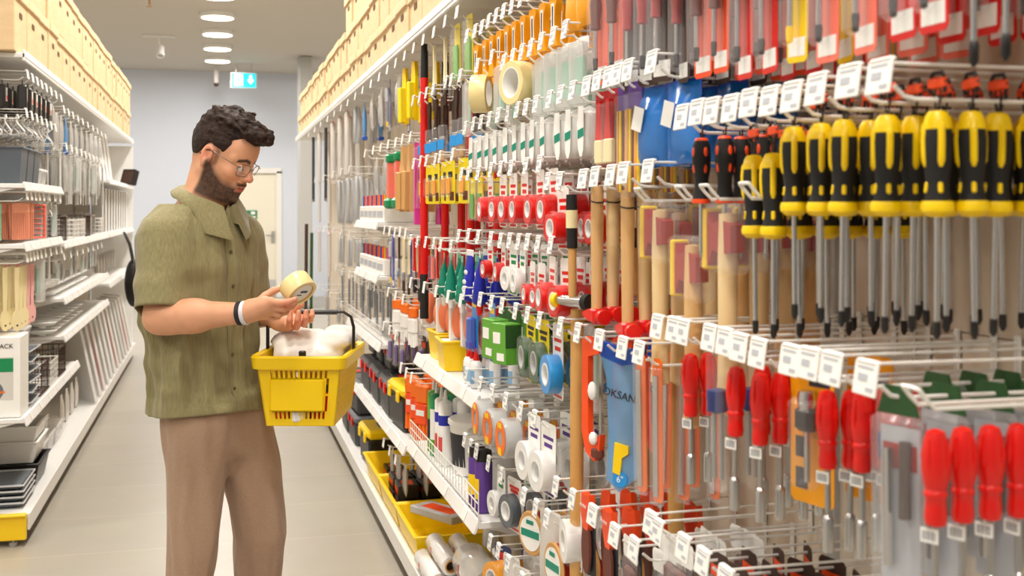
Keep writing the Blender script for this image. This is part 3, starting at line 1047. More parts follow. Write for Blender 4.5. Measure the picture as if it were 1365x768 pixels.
# shoes
mat('shoe_leather', (60, 44, 36), .5)
for A in (LEG_R[-1], LEG_L[-1]):
    D = np.array([.94, -.34, 0])
    fnc = lambda p, A=A: smax(smin(smin(s_cap(p, A + np.array([0, 0, -.022]) - D * .05, A + np.array([0, 0, -.034]) + D * .12, .044, .036), s_cap(p, A + np.array([0, 0, -.04]) + D * .12, A + np.array([0, 0, -.045]) + D * .165, .038, .03), .02), s_cap(p, A + np.array([0, 0, -.03]), A + np.array([0, 0, .02]), .042, .042), .02), .004 - p[:, 2], .004)
    v, fc = surface_nets(fnc, A - np.array([.2, .2, .08]), A + np.array([.26, .2, .12]), .005)
    np_mesh('shoe', v, fc, 'shoe_leather', man, 1)

# wristbands on the near wrist
ax = (HAND_R['palm'][0] - ER); ax = ax / np.linalg.norm(ax)
Qr = Vector(ax).to_track_quat('Z', 'Y').to_matrix().to_4x4()
mat('band_white', (226, 228, 236), .4); mat('band_black', (26, 28, 40), .6)
for off, m_, nm in ((-.016, 'band_black', 'wristband'), (-.002, 'band_white', 'bracelet')):
    c = WR + ax * off
    MB().ring(.0300, .0335, .011, 28, Matrix.Translation(c) @ Qr).build(nm, m_, man)

# eyeglasses: thin metal frame with clear lenses
gl_ = MB()
def oval(s, n=28):
    pts = []
    for i in range(n):
        a = 2 * pi * i / n
        e = 3.2
        x = abs(cos(a)) ** (2 / e) * (1 if cos(a) >= 0 else -1) * .0255
        y = abs(sin(a)) ** (2 / e) * (1 if sin(a) >= 0 else -1) * .0205
        pts.append(H(.1085 - .012 * ((s * .034 + x) / .06) ** 2 - .006 * (y < 0) * (-y / .02), s * .034 + x, -.006 + y))
    return pts
mat('glasses_metal', (150, 140, 132), .25, metal=.9)
mat('lens', (235, 240, 245), .03, alpha=.14, spec=.9)
mat('temple_tip', (46, 28, 24), .35)
gm = MB()
for s in (-1, 1): gm.tube(oval(s), .0011, 6, closed=True)
gm.tube([H(.1085, -.010, .000), H(.114, 0, .004), H(.1085, .010, .000)], .0011, 6)
for s in (-1, 1):
    gm.tube([H(.1025, s * .0595, .004), H(.090, s * .070, .006), H(.040, s * .0775, .010), H(.008, s * .0815, .014)], .0012, 6)
g_ = gm.build('eyeglasses', 'glasses_metal', man)
for s in (-1, 1):
    o_ = oval(s); MB().add(o_, [tuple(range(len(o_)))]).build('lens', 'lens', g_)
    MB().tube([H(.018, s * .0808, .013), H(-.006, s * .0835, .014), H(-.022, s * .0835, .006), H(-.034, s * .082, -.012)], .0019, 6).build('temple_tip', 'temple_tip', g_)
# ---- roll of packing tape in the right hand
TA_ = (np.array([.60, -.44, -.66])); TA_ = TA_ / np.linalg.norm(TA_)       # axis, label side towards the viewer (local y = away)
tc = U(398, 384, .205)
Rl = Vector(TA_).to_track_quat('Z', 'Y').to_matrix()
WM = Matrix.Translation((MX, MY, 0)) @ Matrix.Rotation(-TH, 4, 'Z')
tr = empty('tape_roll', (0, 0, 0)); tr.matrix_world = WM @ Matrix.Translation(tc) @ Rl.to_4x4()
tag(tr, "cream packing tape roll held up in the man's hand", 'tape roll')
MB().lathe([(.036, -.024), (.0445, -.024), (.0452, -.0225), (.0452, .0225), (.0445, .024), (.036, .024), (.036, -.024)], 40, closed=False).build('tape_band', 'cream_tape', tr)
MB().lathe([(.0335, -.0235), (.0362, -.0235), (.0362, .0235), (.0335, .0235), (.0335, -.0235)], 36, closed=False).build('cardboard_core', 'tan', tr)
MB().lathe([(.0332, .020), (.0012, .0205)], 30, closed=False).build('core_label', 'paper', tr)
MB().box((.006, .004, .0208), (.024, .008, .0006)).box((-.004, -.008, .0208), (.016, .004, .0006)).build('label_print', 'navy', tr)

# ---- yellow shopping basket hanging from the left hand
bk_c = U(407, 470, -.03)
bz = bk_c[2]
bas = empty('shopping_basket', (0, 0, 0))
bas.matrix_world = WM @ Matrix.Translation((bk_c[0] + .016, bk_c[1] + .01, bz + .008)) @ Matrix.Rotation(radians(-1), 4, 'Z')
tag(bas, "yellow plastic shopping basket with slotted sides hanging from the man's hand", 'basket')
BWd, BDp, BHt = .246, .35, .198               # width across the view, depth, height
bw0 = .80                                     # taper to the bottom
def bpt(fx, fy, t):
    """fx, fy in -1..1, t 0 rim .. 1 bottom"""
    k = 1 - (1 - bw0) * t
    return (fx * BWd / 2 * k, fy * BDp / 2 * (1 - (1 - .86) * t), -t * BHt)
def side(mb, fix, axis, slots, t=.0035):
    """one wall as a grid of strips with openings; axis 'x': wall at fy=fix spanning fx"""
    us = [-1.0] + sorted(set(sum([[a, b] for a, b, c, d in slots], []))) + [1.0]
    ts = sorted(set([0.0, 1.0] + sum([[c, d] for a, b, c, d in slots], [])))
    us = sorted(set(us))
    for u0, u1 in zip(us[:-1], us[1:]):
        for t0, t1 in zip(ts[:-1], ts[1:]):
            um, tm = (u0 + u1) / 2, (t0 + t1) / 2
            if any(a < um < b and c < tm < d for a, b, c, d in slots): continue
            q4 = [(u0, t0), (u1, t0), (u1, t1), (u0, t1)]
            P_ = [Vector(bpt(u, fix, tt) if axis == 'x' else bpt(fix, u, tt)) for u, tt in q4]
            n_ = Vector((0, -fix, 0)) if axis == 'x' else Vector((-fix, 0, 0))
            P2 = [p_ + n_ * t for p_ in P_]
            mb.add(P_ + P2, [(0, 1, 2, 3), (7, 6, 5, 4), (0, 4, 5, 1), (1, 5, 6, 2), (2, 6, 7, 3), (3, 7, 4, 0)])
slots_f = []
for i in range(12):
    u0 = -.70 + i * 1.40 / 11.6
    slots_f.append((u0, u0 + .062, .20, .31)); slots_f.append((u0, u0 + .062, .80, .91))
for u0 in (-.70, .682 - .062 + .06):
    slots_f.append((u0, u0 + .066, .31, .54)); slots_f.append((u0, u0 + .066, .57, .80))
slots_s = [(-.8 + i * .16, -.8 + i * .16 + .07, .22, .50) for i in range(11)] + [(-.8 + i * .16, -.8 + i * .16 + .07, .56, .88) for i in range(11)]
wl = MB()
side(wl, -1, 'x', slots_f); side(wl, 1, 'x', slots_f); side(wl, -1, 'y', slots_s); side(wl, 1, 'y', slots_s)
c1, c2 = bpt(1, 1, 1)[:2]
wl.box((0, 0, -BHt), (2 * c1, 2 * c2, .006), .002)
wl.build('basket_body', 'basket_yellow', bas, 0)
rb = MB()
hx, hy = BWd / 2 + .012, BDp / 2 + .012
def rpath(x_, y_, r_=.03, n=5):
    pts = []
    for cx_, cy_, a0 in ((x_ - r_, y_ - r_, 0), (-x_ + r_, y_ - r_, pi / 2), (-x_ + r_, -y_ + r_, pi), (x_ - r_, -y_ + r_, 3 * pi / 2)):
        pts += [(cx_ + r_ * cos(a0 + pi / 2 * k / n), cy_ + r_ * sin(a0 + pi / 2 * k / n)) for k in range(n + 1)]
    return pts
rings = [(hx - .014, hy - .014, 0.0), (hx, hy, .004), (hx + .004, hy + .004, -.002), (hx, hy, -.034), (hx - .003, hy - .003, -.034), (hx - .014, hy - .014, -.004)]
vs, fs = [], []
for x_, y_, z_ in rings: vs += [(a, b, z_) for a, b in rpath(x_, y_)]
n_ = 24
for r_ in range(len(rings)):
    r2 = (r_ + 1) % len(rings)
    for i in range(n_): fs.append((r_ * n_ + i, r_ * n_ + (i + 1) % n_, r2 * n_ + (i + 1) % n_, r2 * n_ + i))
rb.add(vs, fs); rb.build('rim', 'basket_yellow', bas)
MB().box((-.006, -BDp / 2 + .008, -.110), (.158, .012, .095), .006).build('front_panel', 'basket_yellow', bas)
top_z = U(410, 420, -.03)[2] - bz
for off in (-.008, .010):
    hp = [(-hx + .006, off, -.012), (-hx + .006, off * .9, top_z - .045), (-hx + .012, off * .8, top_z - .016), (-hx + .034, off * .7, top_z), (hx - .036, off * .7, top_z), (hx - .014, off * .8, top_z - .014), (hx - .006, off * .9, top_z - .045), (hx - .006, off, -.012)]
    MB().tube(hp, .0034, 8).build('wire_handle', 'black_plastic', bas)
MB().tube([(-hx + .05, 0, top_z), (hx - .055, 0, top_z)], .0078, 10).build('grip', 'black_plastic', bas)

# ---- soft white pillow and other goods in the basket
def s_pillow(p):
    d = s_ell(p, (0, .02, -.012), (.116, .150, .058))
    d = smin(d, s_ell(p, (-.050, .05, .020), (.078, .11, .032)), .03)
    d = smin(d, s_ell(p, (.070, .04, .028), (.062, .12, .044)), .022)
    d = d + vnoise(p, (14, 14, 20), 31) * .010 + vnoise(p, (34, 30, 50), 32) * .004 
    g = np.abs(p[:, 0] - .028 - .05 * (p[:, 2])) 
    d = d + np.exp(-(g / .010) ** 2) * .016 * (p[:, 2] > -.0)
    ins = np.maximum(np.abs(p[:, 0]) - .108, np.abs(p[:, 1]) - .155)
    return smax(d, np.where(p[:, 2] < .012, ins, -1), .012)
v, fc = surface_nets(s_pillow, (-.17, -.2, -.09), (.17, .22, .12), .005)
pw = np_mesh('pillow', v, fc, 'fleece', None, 1)
pw.matrix_world = bas.matrix_world.copy()
tag(pw, "soft white fleecy bundle bulging out of the man's yellow basket", 'pillow')
cl_ = tag(MB().box((0, 0, 0), (.020, .014, .03), .003).build('black_clip', 'black_plastic'), 'small black clip sticking up at the front rim inside the yellow basket', 'clip')
cl_.matrix_world = bas.matrix_world @ Matrix.Translation((.006, -.150, .0))
for k, (x_, y_, m_, nm) in enumerate(((-.06, -.12, 'orange_red', 'orange'), (-.01, -.13, 'white_plastic', 'white'), (.045, -.12, 'red', 'red'), (.02, .02, 'dark_grey', 'dark grey'), (-.05, .05, 'orange', 'amber'))):
    b_ = MB().box((0, 0, 0), (.042, .05, .085), .006).build('boxed_item', m_)
    b_.matrix_world = bas.matrix_world @ Matrix.Translation((x_, y_, -BHt + .05)) @ Matrix.Rotation(k * .4, 4, 'Z')
    tag(b_, '%s carton seen through the slots of the yellow basket' % nm, 'box')
# ------------------------------------------------------------------ kinds of goods (hung goods: origin at the hang hole, face towards -x)
K = {}
def text_mesh(body, size, depth=.0008, rot=0.0, c=(0, 0, 0)):
    """lettering that faces -x"""
    cu = bpy.data.curves.new('lettering', 'FONT'); cu.body = body; cu.size = size; cu.extrude = depth; cu.resolution_u = 3
    cu.align_x = 'CENTER'
    ob = bpy.data.objects.new('lettering', cu); COL.objects.link(ob)
    me = bpy.data.meshes.new_from_object(ob.evaluated_get(bpy.context.evaluated_depsgraph_get()))
    mb = MB()
    cr, sr = cos(rot), sin(rot)
    mb.add([(c[0] - v.co.z, c[1] - (v.co.x * cr - v.co.y * sr), c[2] + v.co.x * sr + v.co.y * cr) for v in me.vertices], [tuple(p.vertices) for p in me.polygons])
    bpy.data.objects.remove(ob); bpy.data.meshes.remove(me)
    return mb
def kind(key, name, cat, parts): K[key] = Kind(name, cat, parts)

def hook_kind(L, printed=True, tw=.050):
    pr = MB()
    pr.tube([(L + .0, 0, -.045), (.045, 0, -.045), (.030, 0, -.042), (.016, 0, -.030)], .0027, 6)
    pr.tube([(L + .0, 0, -.004), (.006, 0, -.004)], .0023, 6)
    pr.box((L - .003, 0, -.028), (.006, .012, .07), .002)
    tagm = MB().box((0, 0, -.021), (.003, tw, .040), .001, Matrix.Rotation(radians(8), 4, 'Y')).box((.002, 0, -.001), (.010, tw * .88, .005), .002)
    sub = []
    if printed:
        q = MB()
        Rr = Matrix.Rotation(radians(8), 4, 'Y')
        q.box((-.0018, .004, -.020), (.0006, .020, .009), 0, Rr).box((-.0018, -.012, -.033), (.0006, .016, .005), 0, Rr).box((-.0018, 0, -.008), (.0006, .034, .003), 0, Rr)
        sub = [('price_print', q, 'print_grey')]
    return [('hook_wire', pr, 'wire_white'), ('price_tag', tagm, 'paper', sub)]
kind('hook', 'display_hook', 'hook', hook_kind(XP - XF))
kind('hook_mid', 'display_hook', 'hook', hook_kind(XP - XF, True, .036))
kind('hook_far', 'display_hook', 'hook', hook_kind(XP - XF, False, .036))
kind('hook_l', 'display_hook', 'hook', hook_kind(.42, False))
hk = MB().tube([(.312, 0, 0), (.02, 0, 0), (.008, 0, .012), (0, 0, .022)], .0028, 6).tube([(.312, .03, 0), (.02, .03, 0), (.008, .03, .012), (0, .03, .022)], .0028, 6).box((.310, .015, 0), (.006, .05, .03), .002)
hk.tube([(.0, 0, .022), (0, .03, .022)], .0028, 6)
kind('bare_hook', 'display_hook', 'hook', [('hook_wire', hk, 'wire_white')])

def card(w, h, t=.0012, r=.006, hole=True):
    """hang card below the hole, rounded corners"""
    w2 = w / 2
    poly = [(-w2 + r, .012), (w2 - r, .012), (w2, .012 - r), (w2, -h + r), (w2 - r, -h), (-w2 + r, -h), (-w2, -h + r), (-w2, .012 - r)]
    return MB().prism(poly, t, 'x')
def bubble(w, h, d, z, b=.008): return MB().box((-d / 2 - .0008, 0, z), (d, w, h), b)

# screwdrivers and drivers, hung by the handle with a cord or clip
def handle(prof, seg=16): return MB().lathe(prof, seg)
def driver_yellow():
    hz = -.018
    body = [(.004, hz), (.0125, hz - .002), (.0158, hz - .012), (.0172, hz - .03), (.0165, hz - .050), (.0140, hz - .072), (.0130, hz - .084), (.0150, hz - .098), (.0158, hz - .108), (.004, hz - .110)]
    b = handle(body)
    g = MB()
    g.lathe([(.0175, hz - .102), (.0192, hz - .108), (.0185, hz - .114), (.0120, hz - .120), (.004, hz - .121)], 18)
    g.lathe([(.004, hz + .004), (.0105, hz + .0025), (.0140, hz - .003), (.0160, hz - .011), (.0166, hz - .018), (.0156, hz - .019)], 18)
    for a in (pi * .92, -pi * .62, 0, pi / 2):
        m = RZ(a)
        for z0, z1, r_, w_ in ((hz - .008, hz - .062, .0150, .0044), (hz - .080, hz - .093, .0126, .0030)):
            pts = []
            n = 8
            for i in range(n + 1):
                z = z0 + (z1 - z0) * i / n
                rr = np.interp(-z, [-q[1] for q in body], [q[0] for q in body])
                pts.append(m @ Vector((rr - w_ * .35, 0, z)))
            g.tube(pts, [w_ * .5] + [w_] * (n - 1) + [w_ * .5], 8)
    sh = MB().tube([(0, 0, hz - .118), (0, 0, hz - .245)], .0036, 10)
    tip = MB().lathe([(.0045, hz - .243), (.0048, hz - .247), (.0048, hz - .258), (.002, hz - .264)], 8)
    cord = MB().tube([(0, .0015, hz + .002), (0, .006, .004), (0, .004, .012), (0, -.004, .012), (0, -.006, .004), (0, -.0015, hz + .002)], .0014, 5)
    loop = MB().tube([(0, -.012, .006), (0, -.014, .020), (0, -.008, .030), (0, .008, .030), (0, .014, .020), (0, .012, .006)], .0026, 6)
    tg_ = MB().box((0, 0, .018), (.006, .032, .013), .002)
    return [('handle', b, 'black_rubber', [('grip', g, 'yellow')]), ('shaft', sh, 'steel'), ('tip', tip, 'black_plastic'), ('hang_cord', cord, 'black_plastic'), ('hang_loop', loop, 'black_plastic'), ('hang_tag', tg_, 'orange_red')]
kind('driver_y', 'screwdriver', 'screwdriver', driver_yellow())
def driver_orange():
    hz = -.014
    body = [(.004, hz), (.0105, hz - .001), (.0145, hz - .010), (.0158, hz - .03), (.0150, hz - .048), (.0115, hz - .066), (.0112, hz - .080), (.0140, hz - .096), (.0145, hz - .100), (.004, hz - .101)]
    g = MB().lathe([(.0150, hz - .0985), (.0155, hz - .102), (.0150, hz - .1055), (.005, hz - .106)], 16)
    g.lathe([(.003, hz + .003), (.0092, hz + .002), (.0118, hz - .002), (.0110, hz - .0035)], 14)
    for a in (pi, -pi / 2, 0, pi / 2):
        for z_, h_ in ((hz - .022, .011), (hz - .047, .0115)):
            g.ell((.0112 if z_ > -.05 else .0100, 0, z_), (.0058, .0052, h_), 10, 8, RZ(a + .2))
    sh = MB().tube([(0, 0, hz - .105), (0, 0, hz - .185)], .0042, 10)
    tip = MB().lathe([(.0042, hz - .184), (.0030, hz - .192), (.0012, hz - .196)], 8)
    lp = MB().tube([(0, .003, hz), (0, .007, .006), (0, 0, .014), (0, -.007, .006), (0, -.003, hz)], .0015, 5)
    return [('handle', handle(body), 'black_rubber', [('grip', g, 'orange_red')]), ('shaft', sh, 'steel'), ('tip', tip, 'steel_dull'), ('hang_loop', lp, 'black_plastic')]
kind('driver_o', 'screwdriver', 'screwdriver', driver_orange())
def nut_driver():
    hz = -.012
    body = [(.003, hz + .004), (.0100, hz + .001), (.0134, hz - .010), (.0152, hz - .028), (.0154, hz - .042), (.0132, hz - .056), (.0112, hz - .063), (.0130, hz - .066), (.0130, hz - .069), (.0112, hz - .072), (.0114, hz - .082), (.0126, hz - .093), (.0112, hz - .101), (.003, hz - .104)]
    b = handle(body)
    fl = MB()
    for a in (.3, .3 + pi / 2, .3 + pi, .3 - pi / 2):
        fl.tube([RZ(a) @ Vector((.0122, 0, hz - .006)), RZ(a) @ Vector((.0146, 0, hz - .028)), RZ(a) @ Vector((.0118, 0, hz - .056))], [.002, .0042, .0015], 6)
    slot = MB().ell((0, 0, hz - .013), (.0132, .0026, .007), 10, 6)
    sh = MB().tube([(0, 0, hz - .103), (0, 0, hz - .168)], .0040, 10)
    so = MB().lathe([(.004, hz - .164), (.0072, hz - .168), (.0076, hz - .172), (.0076, hz - .214), (.0058, hz - .214), (.0055, hz - .204)], 12, closed=False)
    st = MB().box((-.0046, .005, hz - .114), (.0008, .021, .016), 0, RZ(.35))
    sp = MB()
    for i in range(6): sp.box((-.0052, -.002 + .0028 * i, hz - .114), (.0004, .0010 + .0004 * (i % 2), .010), 0, RZ(.35))
    return [('handle', b, 'red_tool', [('grip_rib', fl, 'red_tool'), ('hang_slot', slot, 'dark_red')]), ('shaft', sh, 'steel_dull'), ('socket', so, 'steel'), ('barcode_sticker', st, 'paper', [('barcode', sp, 'grey_plastic')])]
kind('nut_driver', 'nut_driver', 'nut driver', nut_driver())

# carded tools and bladed packs
def tool_pack(cardc, handlec, w=.055, h=.22, clearm='clear', tipc='black_plastic'):
    hd_ = MB().lathe([(.003, -.018), (.009, -.02), (.0115, -.04), (.009, -.07), (.010, -.085), (.004, -.088)], 12, T(-.013, 0, -.01))
    return [('backing_card', card(w, h), cardc, [('card_print', MB().box((-.0009, 0, -h + .022), (.0004, w * .8, .026)), 'paper')]),
            ('blister', bubble(w * .62, h * .80, .026, -h * .5, .008), clearm),
            ('tool_handle', hd_, handlec), ('tool_shaft', MB().tube([(-.013, 0, -.095), (-.013, 0, -h + .045)], .0045, 8), 'steel'),
            ('tool_tip', MB().lathe([(.005, -h + .05), (.0055, -h + .044), (.0045, -h + .028), (.001, -h + .026)], 8, T(-.013, 0, 0)), tipc)]
kind('pack_red', 'carded_tool', 'tool pack', tool_pack('red', 'dark_grey'))
kind('pack_salmon', 'carded_tool', 'tool pack', tool_pack('salmon', 'light_grey', .062, .225))
kind('pack_orange', 'carded_tool', 'tool pack', tool_pack('orange_red', 'brown', .058, .20))
kind('pack_brown', 'carded_tool', 'tool pack', tool_pack('dark_brown', 'dark_red', .058, .20))
kind('pack_blue', 'carded_tool', 'tool pack', tool_pack('royal', 'light_grey', .05, .24, 'clear_thin', 'yellow'))
kind('pack_yellowblue', 'carded_tool', 'tool pack', tool_pack('yellow', 'royal', .05, .215, 'clear_thin', 'yellow'))
def steel_rod():
    return [('handle', MB().lathe([(.003, .002), (.013, 0), (.015, -.03), (.011, -.08), (.014, -.1), (.004, -.105)], 14), 'yellow'),
            ('shaft', MB().tube([(0, 0, -.1), (0, 0, -.262)], .0036, 8), 'steel'), ('tip', MB().lathe([(.004, -.26), (.0055, -.265), (.005, -.282), (.002, -.288)], 8), 'black_plastic')]
kind('driver_long', 'screwdriver', 'screwdriver', steel_rod())

# yellow card with key tool, blue-capped tool in a clear pouch, clear packs with green header
kind('pack_yellowcard', 'carded_tool', 'tool pack', [
    ('backing_card', card(.085, .20), 'amber', [('picture_print', MB().box((-.001, .02, -.12), (.0006, .024, .03)), 'print_dark'), ('picture_print', MB().box((-.001, .02, -.165), (.0006, .024, .03)), 'print_dark'), ('card_print', MB().box((-.001, -.015, -.02), (.0006, .04, .02)), 'print_dark')]),
    ('blister', bubble(.05, .13, .03, -.11), 'clear_thin'),
    ('tool_head', MB().box((-.015, -.005, -.075), (.026, .034, .035), .006), 'black_plastic'),
    ('tool_cap', MB().lathe([(.012, .01), (.014, 0), (.012, -.018)], 14, T(-.015, -.005, -.045)), 'steel'),
    ('tool_shaft', MB().tube([(-.015, -.005, -.09), (-.015, -.005, -.165)], .0045, 8), 'steel')])
kind('pack_bluecap', 'pouched_tool', 'tool pack', [
    ('pouch', MB().box((-.012, 0, -.105), (.022, .052, .22), .008), 'clear_thin'),
    ('tool_cap', MB().lathe([(.006, -.055), (.0165, -.058), (.0175, -.066), (.0165, -.074), (.0165, -.09), (.006, -.094)], 16, T(-.012, 0, 0)), 'navy'),
    ('tool_shaft', MB().tube([(-.014, .008, -.09), (-.014, .008, -.195)], .004, 8).tube([(-.010, -.008, -.09), (-.010, -.008, -.195)], .004, 8), 'steel_dull')])
kind('pack_greenhead', 'pouched_tool', 'tool pack', [
    ('pouch', MB().box((-.013, 0, -.13), (.024, .07, .22), .007), 'clear'),
    ('header_card', MB().prism([(-.03, -.02), (.03, -.02), (.018, .014), (-.018, .014)], .004, 'x', (-.010, 0, 0)), 'dark_green'),
    ('insert', MB().box((-.006, 0, -.13), (.002, .058, .19)), 'print_grey', [('insert_print', MB().box((-.0075, 0, -.07), (.001, .05, .03)), 'dark_red')]),
    ('tool_body', MB().tube([(-.015, .012, -.06), (-.015, .012, -.2)], .006, 8), 'steel'),
    ('tool_handle', MB().tube([(-.015, -.014, -.05), (-.015, -.012, -.14)], .007, 8), 'dark_brown')])

# electrical tape rolls on white cards
def tape_pack(roll, w=.062, r=.036, cw=.030, cardc='paper', printc='red', shell='clear_thin', top=.05, core='white_plastic'):
    rm_ = T(-cw / 2 - .001, 0, -top - r) @ RY
    rl = MB().lathe([(r * .58, -cw / 2), (r, -cw / 2), (r * 1.01, -cw / 2 + .001), (r * 1.01, cw / 2 - .001), (r, cw / 2), (r * .58, cw / 2), (r * .58, -cw / 2)], 28, rm_, closed=False)
    co = MB().lathe([(r * .50, -cw / 2 - .0005), (r * .60, -cw / 2 - .0005), (r * .60, cw / 2), (r * .50, cw / 2), (r * .50, -cw / 2 - .0005)], 24, rm_, closed=False)
    h = top + 2 * r + .014
    return [('backing_card', card(w, h), cardc, [('card_print', MB().box((-.0009, 0, -top * .45), (.0004, w * .7, .008)), printc), ('card_print', MB().box((-.0009, 0, -top * .78), (.0004, w * .55, .010)), printc), ('card_print', MB().box((-.0009, 0, -h + .007), (.0004, w * .8, .006)), printc)]),
            ('tape', rl, roll), ('core', co, core), ('blister', bubble(w * .94, 2 * r + .006, cw + .003, -top - r, .010), shell)]
kind('tape_red', 'carded_tape_roll', 'tape roll', tape_pack('red', cw=.034))
kind('tape_red_s', 'carded_tape_roll', 'tape roll', tape_pack('red', .05, .026, .024, top=.045))
kind('tape_white', 'carded_tape_roll', 'tape roll', tape_pack('white_plastic', .056, .032, .026, 'paper', 'green', top=.05))
kind('tape_whitebig', 'carded_tape_roll', 'tape roll', tape_pack('white_plastic', .085, .048, .034, 'paper', 'purple', top=.055))
kind('tape_grey', 'carded_tape_roll', 'tape roll', tape_pack('slate', .08, .044, .026, 'paper', 'red', top=.03))
kind('tape_cyan', 'carded_tape_roll', 'tape roll', tape_pack('sky', .08, .046, .032, 'paper', 'red', top=.062))
kind('tape_dark', 'carded_tape_roll', 'tape roll', tape_pack('dark_green', .10, .050, .026, 'yellow_card', 'print_dark', 'clear', .045, 'light_grey'))
kind('tape_orange', 'carded_tape_roll', 'tape roll', tape_pack('amber', .085, .046, .040, 'navy', 'red', top=.03))
kind('tape_clearreel', 'carded_tape_roll', 'tape reel', [
    ('shell', MB().lathe([(.004, -.026), (.050, -.026), (.056, -.020), (.056, .020), (.050, .026), (.004, .026)], 30, T(-.028, 0, -.066) @ RY), 'milky'),
    ('disc_label', MB().ring(.022, .048, .001, 30, T(-.0555, 0, -.066) @ RY), 'orange', [('label_print', MB().box((-.057, 0, -.030), (.001, .036, .014)).box((-.057, .0, -.102), (.001, .03, .02)), 'yellow')]),
    ('header_card', card(.05, .02), 'paper'),
    ('tape', MB().ring(.028, .046, .036, 28, T(-.028, 0, -.066) @ RY), 'light_grey')])
kind('tape_disc', 'disc_reel', 'tape reel', [
    ('side_disc', MB().lathe([(.003, -.004), (.052, -.004), (.056, 0), (.052, .004), (.003, .004)], 32, T(-.030, 0, -.07) @ RY).lathe([(.003, -.003), (.052, -.003), (.054, 0), (.052, .003), (.003, .003)], 32, T(-.004, 0, -.07) @ RY), 'tan'),
    ('tape', MB().lathe([(.003, -.012), (.050, -.012), (.050, .012), (.003, .012)], 32, T(-.017, 0, -.07) @ RY), 'dark_red'),
    ('disc_label', MB().lathe([(.0005, -.0006), (.043, -.0006), (.043, .0006), (.0005, .0006)], 30, T(-.035, 0, -.07) @ RY), 'paper', [('label_print', MB().box((-.0362, 0, -.07), (.0006, .076, .018)).box((-.0362, 0, -.042), (.0006, .03, .010)), 'teal')]),
    ('hanger', card(.03, .02), 'paper')])
kind('tape_bare', 'masking_tape_roll', 'tape roll', [
    ('tape', MB().lathe([(.040, -.024), (.056, -.024), (.0566, -.023), (.0566, .023), (.056, .024), (.040, .024), (.040, -.024)], 36, T(-.026, 0, -.040) @ RY, closed=False), 'cream_tape'),
    ('core', MB().ring(.0375, .0402, .048, 32, T(-.026, 0, -.040) @ RY), 'paper'),
    ('wrap_label', MB().lathe([(.0568, -.010), (.0568, .010)], 10, T(-.026, 0, -.040) @ RY, closed=False, arc=(2.0, 3.6)), 'paper')])

# long brush kinds, scrapers, roller sleeves
def brush(hc, fc_, bc, L=.23, w=.03, bl=.055, t=.012):
    hd_ = MB().prism([(-.007, .004), (.007, .004), (.010, -.02), (.006, -.07), (.009, -L + bl + .07), (w / 2, -L + bl + .035), (-w / 2, -L + bl + .035), (-.009, -L + bl + .07), (-.006, -.07), (-.010, -.02)], t * .8, 'x')
    return [('handle', hd_, hc), ('ferrule', MB().box((0, 0, -L + bl + .018), (t, w + .002, .036), .003), fc_), ('bristles', MB().box((0, 0, -L + bl / 2), (t * .9, w, bl), .004, None, .9), bc)]
kind('brush_black', 'paint_brush', 'paint brush', brush('dark_brown', 'steel', 'bristle') + [('sleeve', MB().box((0, 0, -.165), (.018, .042, .13), .004), 'clear'), ('sleeve_label', MB().box((-.0095, 0, -.17), (.001, .040, .035)), 'sky')])
kind('brush_red', 'paint_brush', 'paint brush', brush('red', 'steel', 'black_rubber', .22, .036))
kind('brush_wood', 'paint_brush', 'paint brush', brush('wood', 'steel', 'bristle', .24, .04, .06))
kind('brush_tan', 'paint_brush', 'paint brush', brush('cream', 'steel_dull', 'dark_brown', .24, .034))
kind('pack_redbrush', 'carded_brush', 'brush pack', [('backing_card', card(.05, .15), 'dark_red'), ('bristles', MB().box((-.01, 0, -.115), (.014, .03, .05), .003), 'cream'), ('handle', MB().prism([(-.006, -.01), (.006, -.01), (.011, -.09), (-.011, -.09)], .01, 'x', (-.01, 0, 0)), 'red'), ('blister', bubble(.042, .13, .022, -.08), 'clear_thin')])
kind('pack_pencil', 'pencil_pack', 'pencil pack', [('pouch', MB().box((-.006, 0, -.11), (.014, .05, .20), .004), 'clear_thin'), ('backing_card', card(.05, .05), 'purple')] + [('pencil', MB().tube([(-.005, -.018 + .009 * i, -.04), (-.005, -.018 + .009 * i, -.2)], .0038, 6), ['yellow', 'amber', 'brown', 'yellow', 'tan'][i]) for i in range(5)])
def scraper(c1, c2, L=.20):
    return [('handle', MB().prism([(-.020, .010), (.020, .010), (.026, -.01), (.016, -.045), (.013, -.09), (.022, -L + .04), (.034, -L), (-.034, -L), (-.022, -L + .04), (-.013, -.09), (-.016, -.045), (-.026, -.01)], .034, 'x'), c1),
            ('sticker', MB().box((-.0178, 0, -.075), (.001, .022, .11), .0003), c2, [('sticker_print', MB().box((-.0186, 0, -.075), (.0006, .008, .085)), 'print_dark')])]
kind('scraper', 'plastic_trowel', 'trowel', scraper('amber', 'paper'))
kind('sleeve', 'roller_sleeve', 'paint roller', [
    ('bag', MB().lathe([(.004, -.008), (.020, -.016), (.029, -.03), (.031, -.07), (.029, -.10), (.018, -.116), (.003, -.118)], 18, None, True, .8, 1.0), 'milky'),
    ('roller', MB().lathe([(.01, -.018), (.026, -.024), (.029, -.05), (.0285, -.095), (.020, -.108), (.006, -.110)], 16, None, True, .8, 1.0), 'fleece'),
    ('label', MB().prism([(-.009, .006), (.009, .006), (.010, -.05), (.008, -.088), (.003, -.102), (-.003, -.102), (-.008, -.088), (-.010, -.05)], .0012, 'x', (-.0262, -.004, -.016)), 'paper', [('label_print', MB().prism([(-.0096, -.040), (.0096, -.046), (.0096, -.064), (-.0096, -.058)], .0008, 'x', (-.0272, -.004, -.016)), 'teal')])])
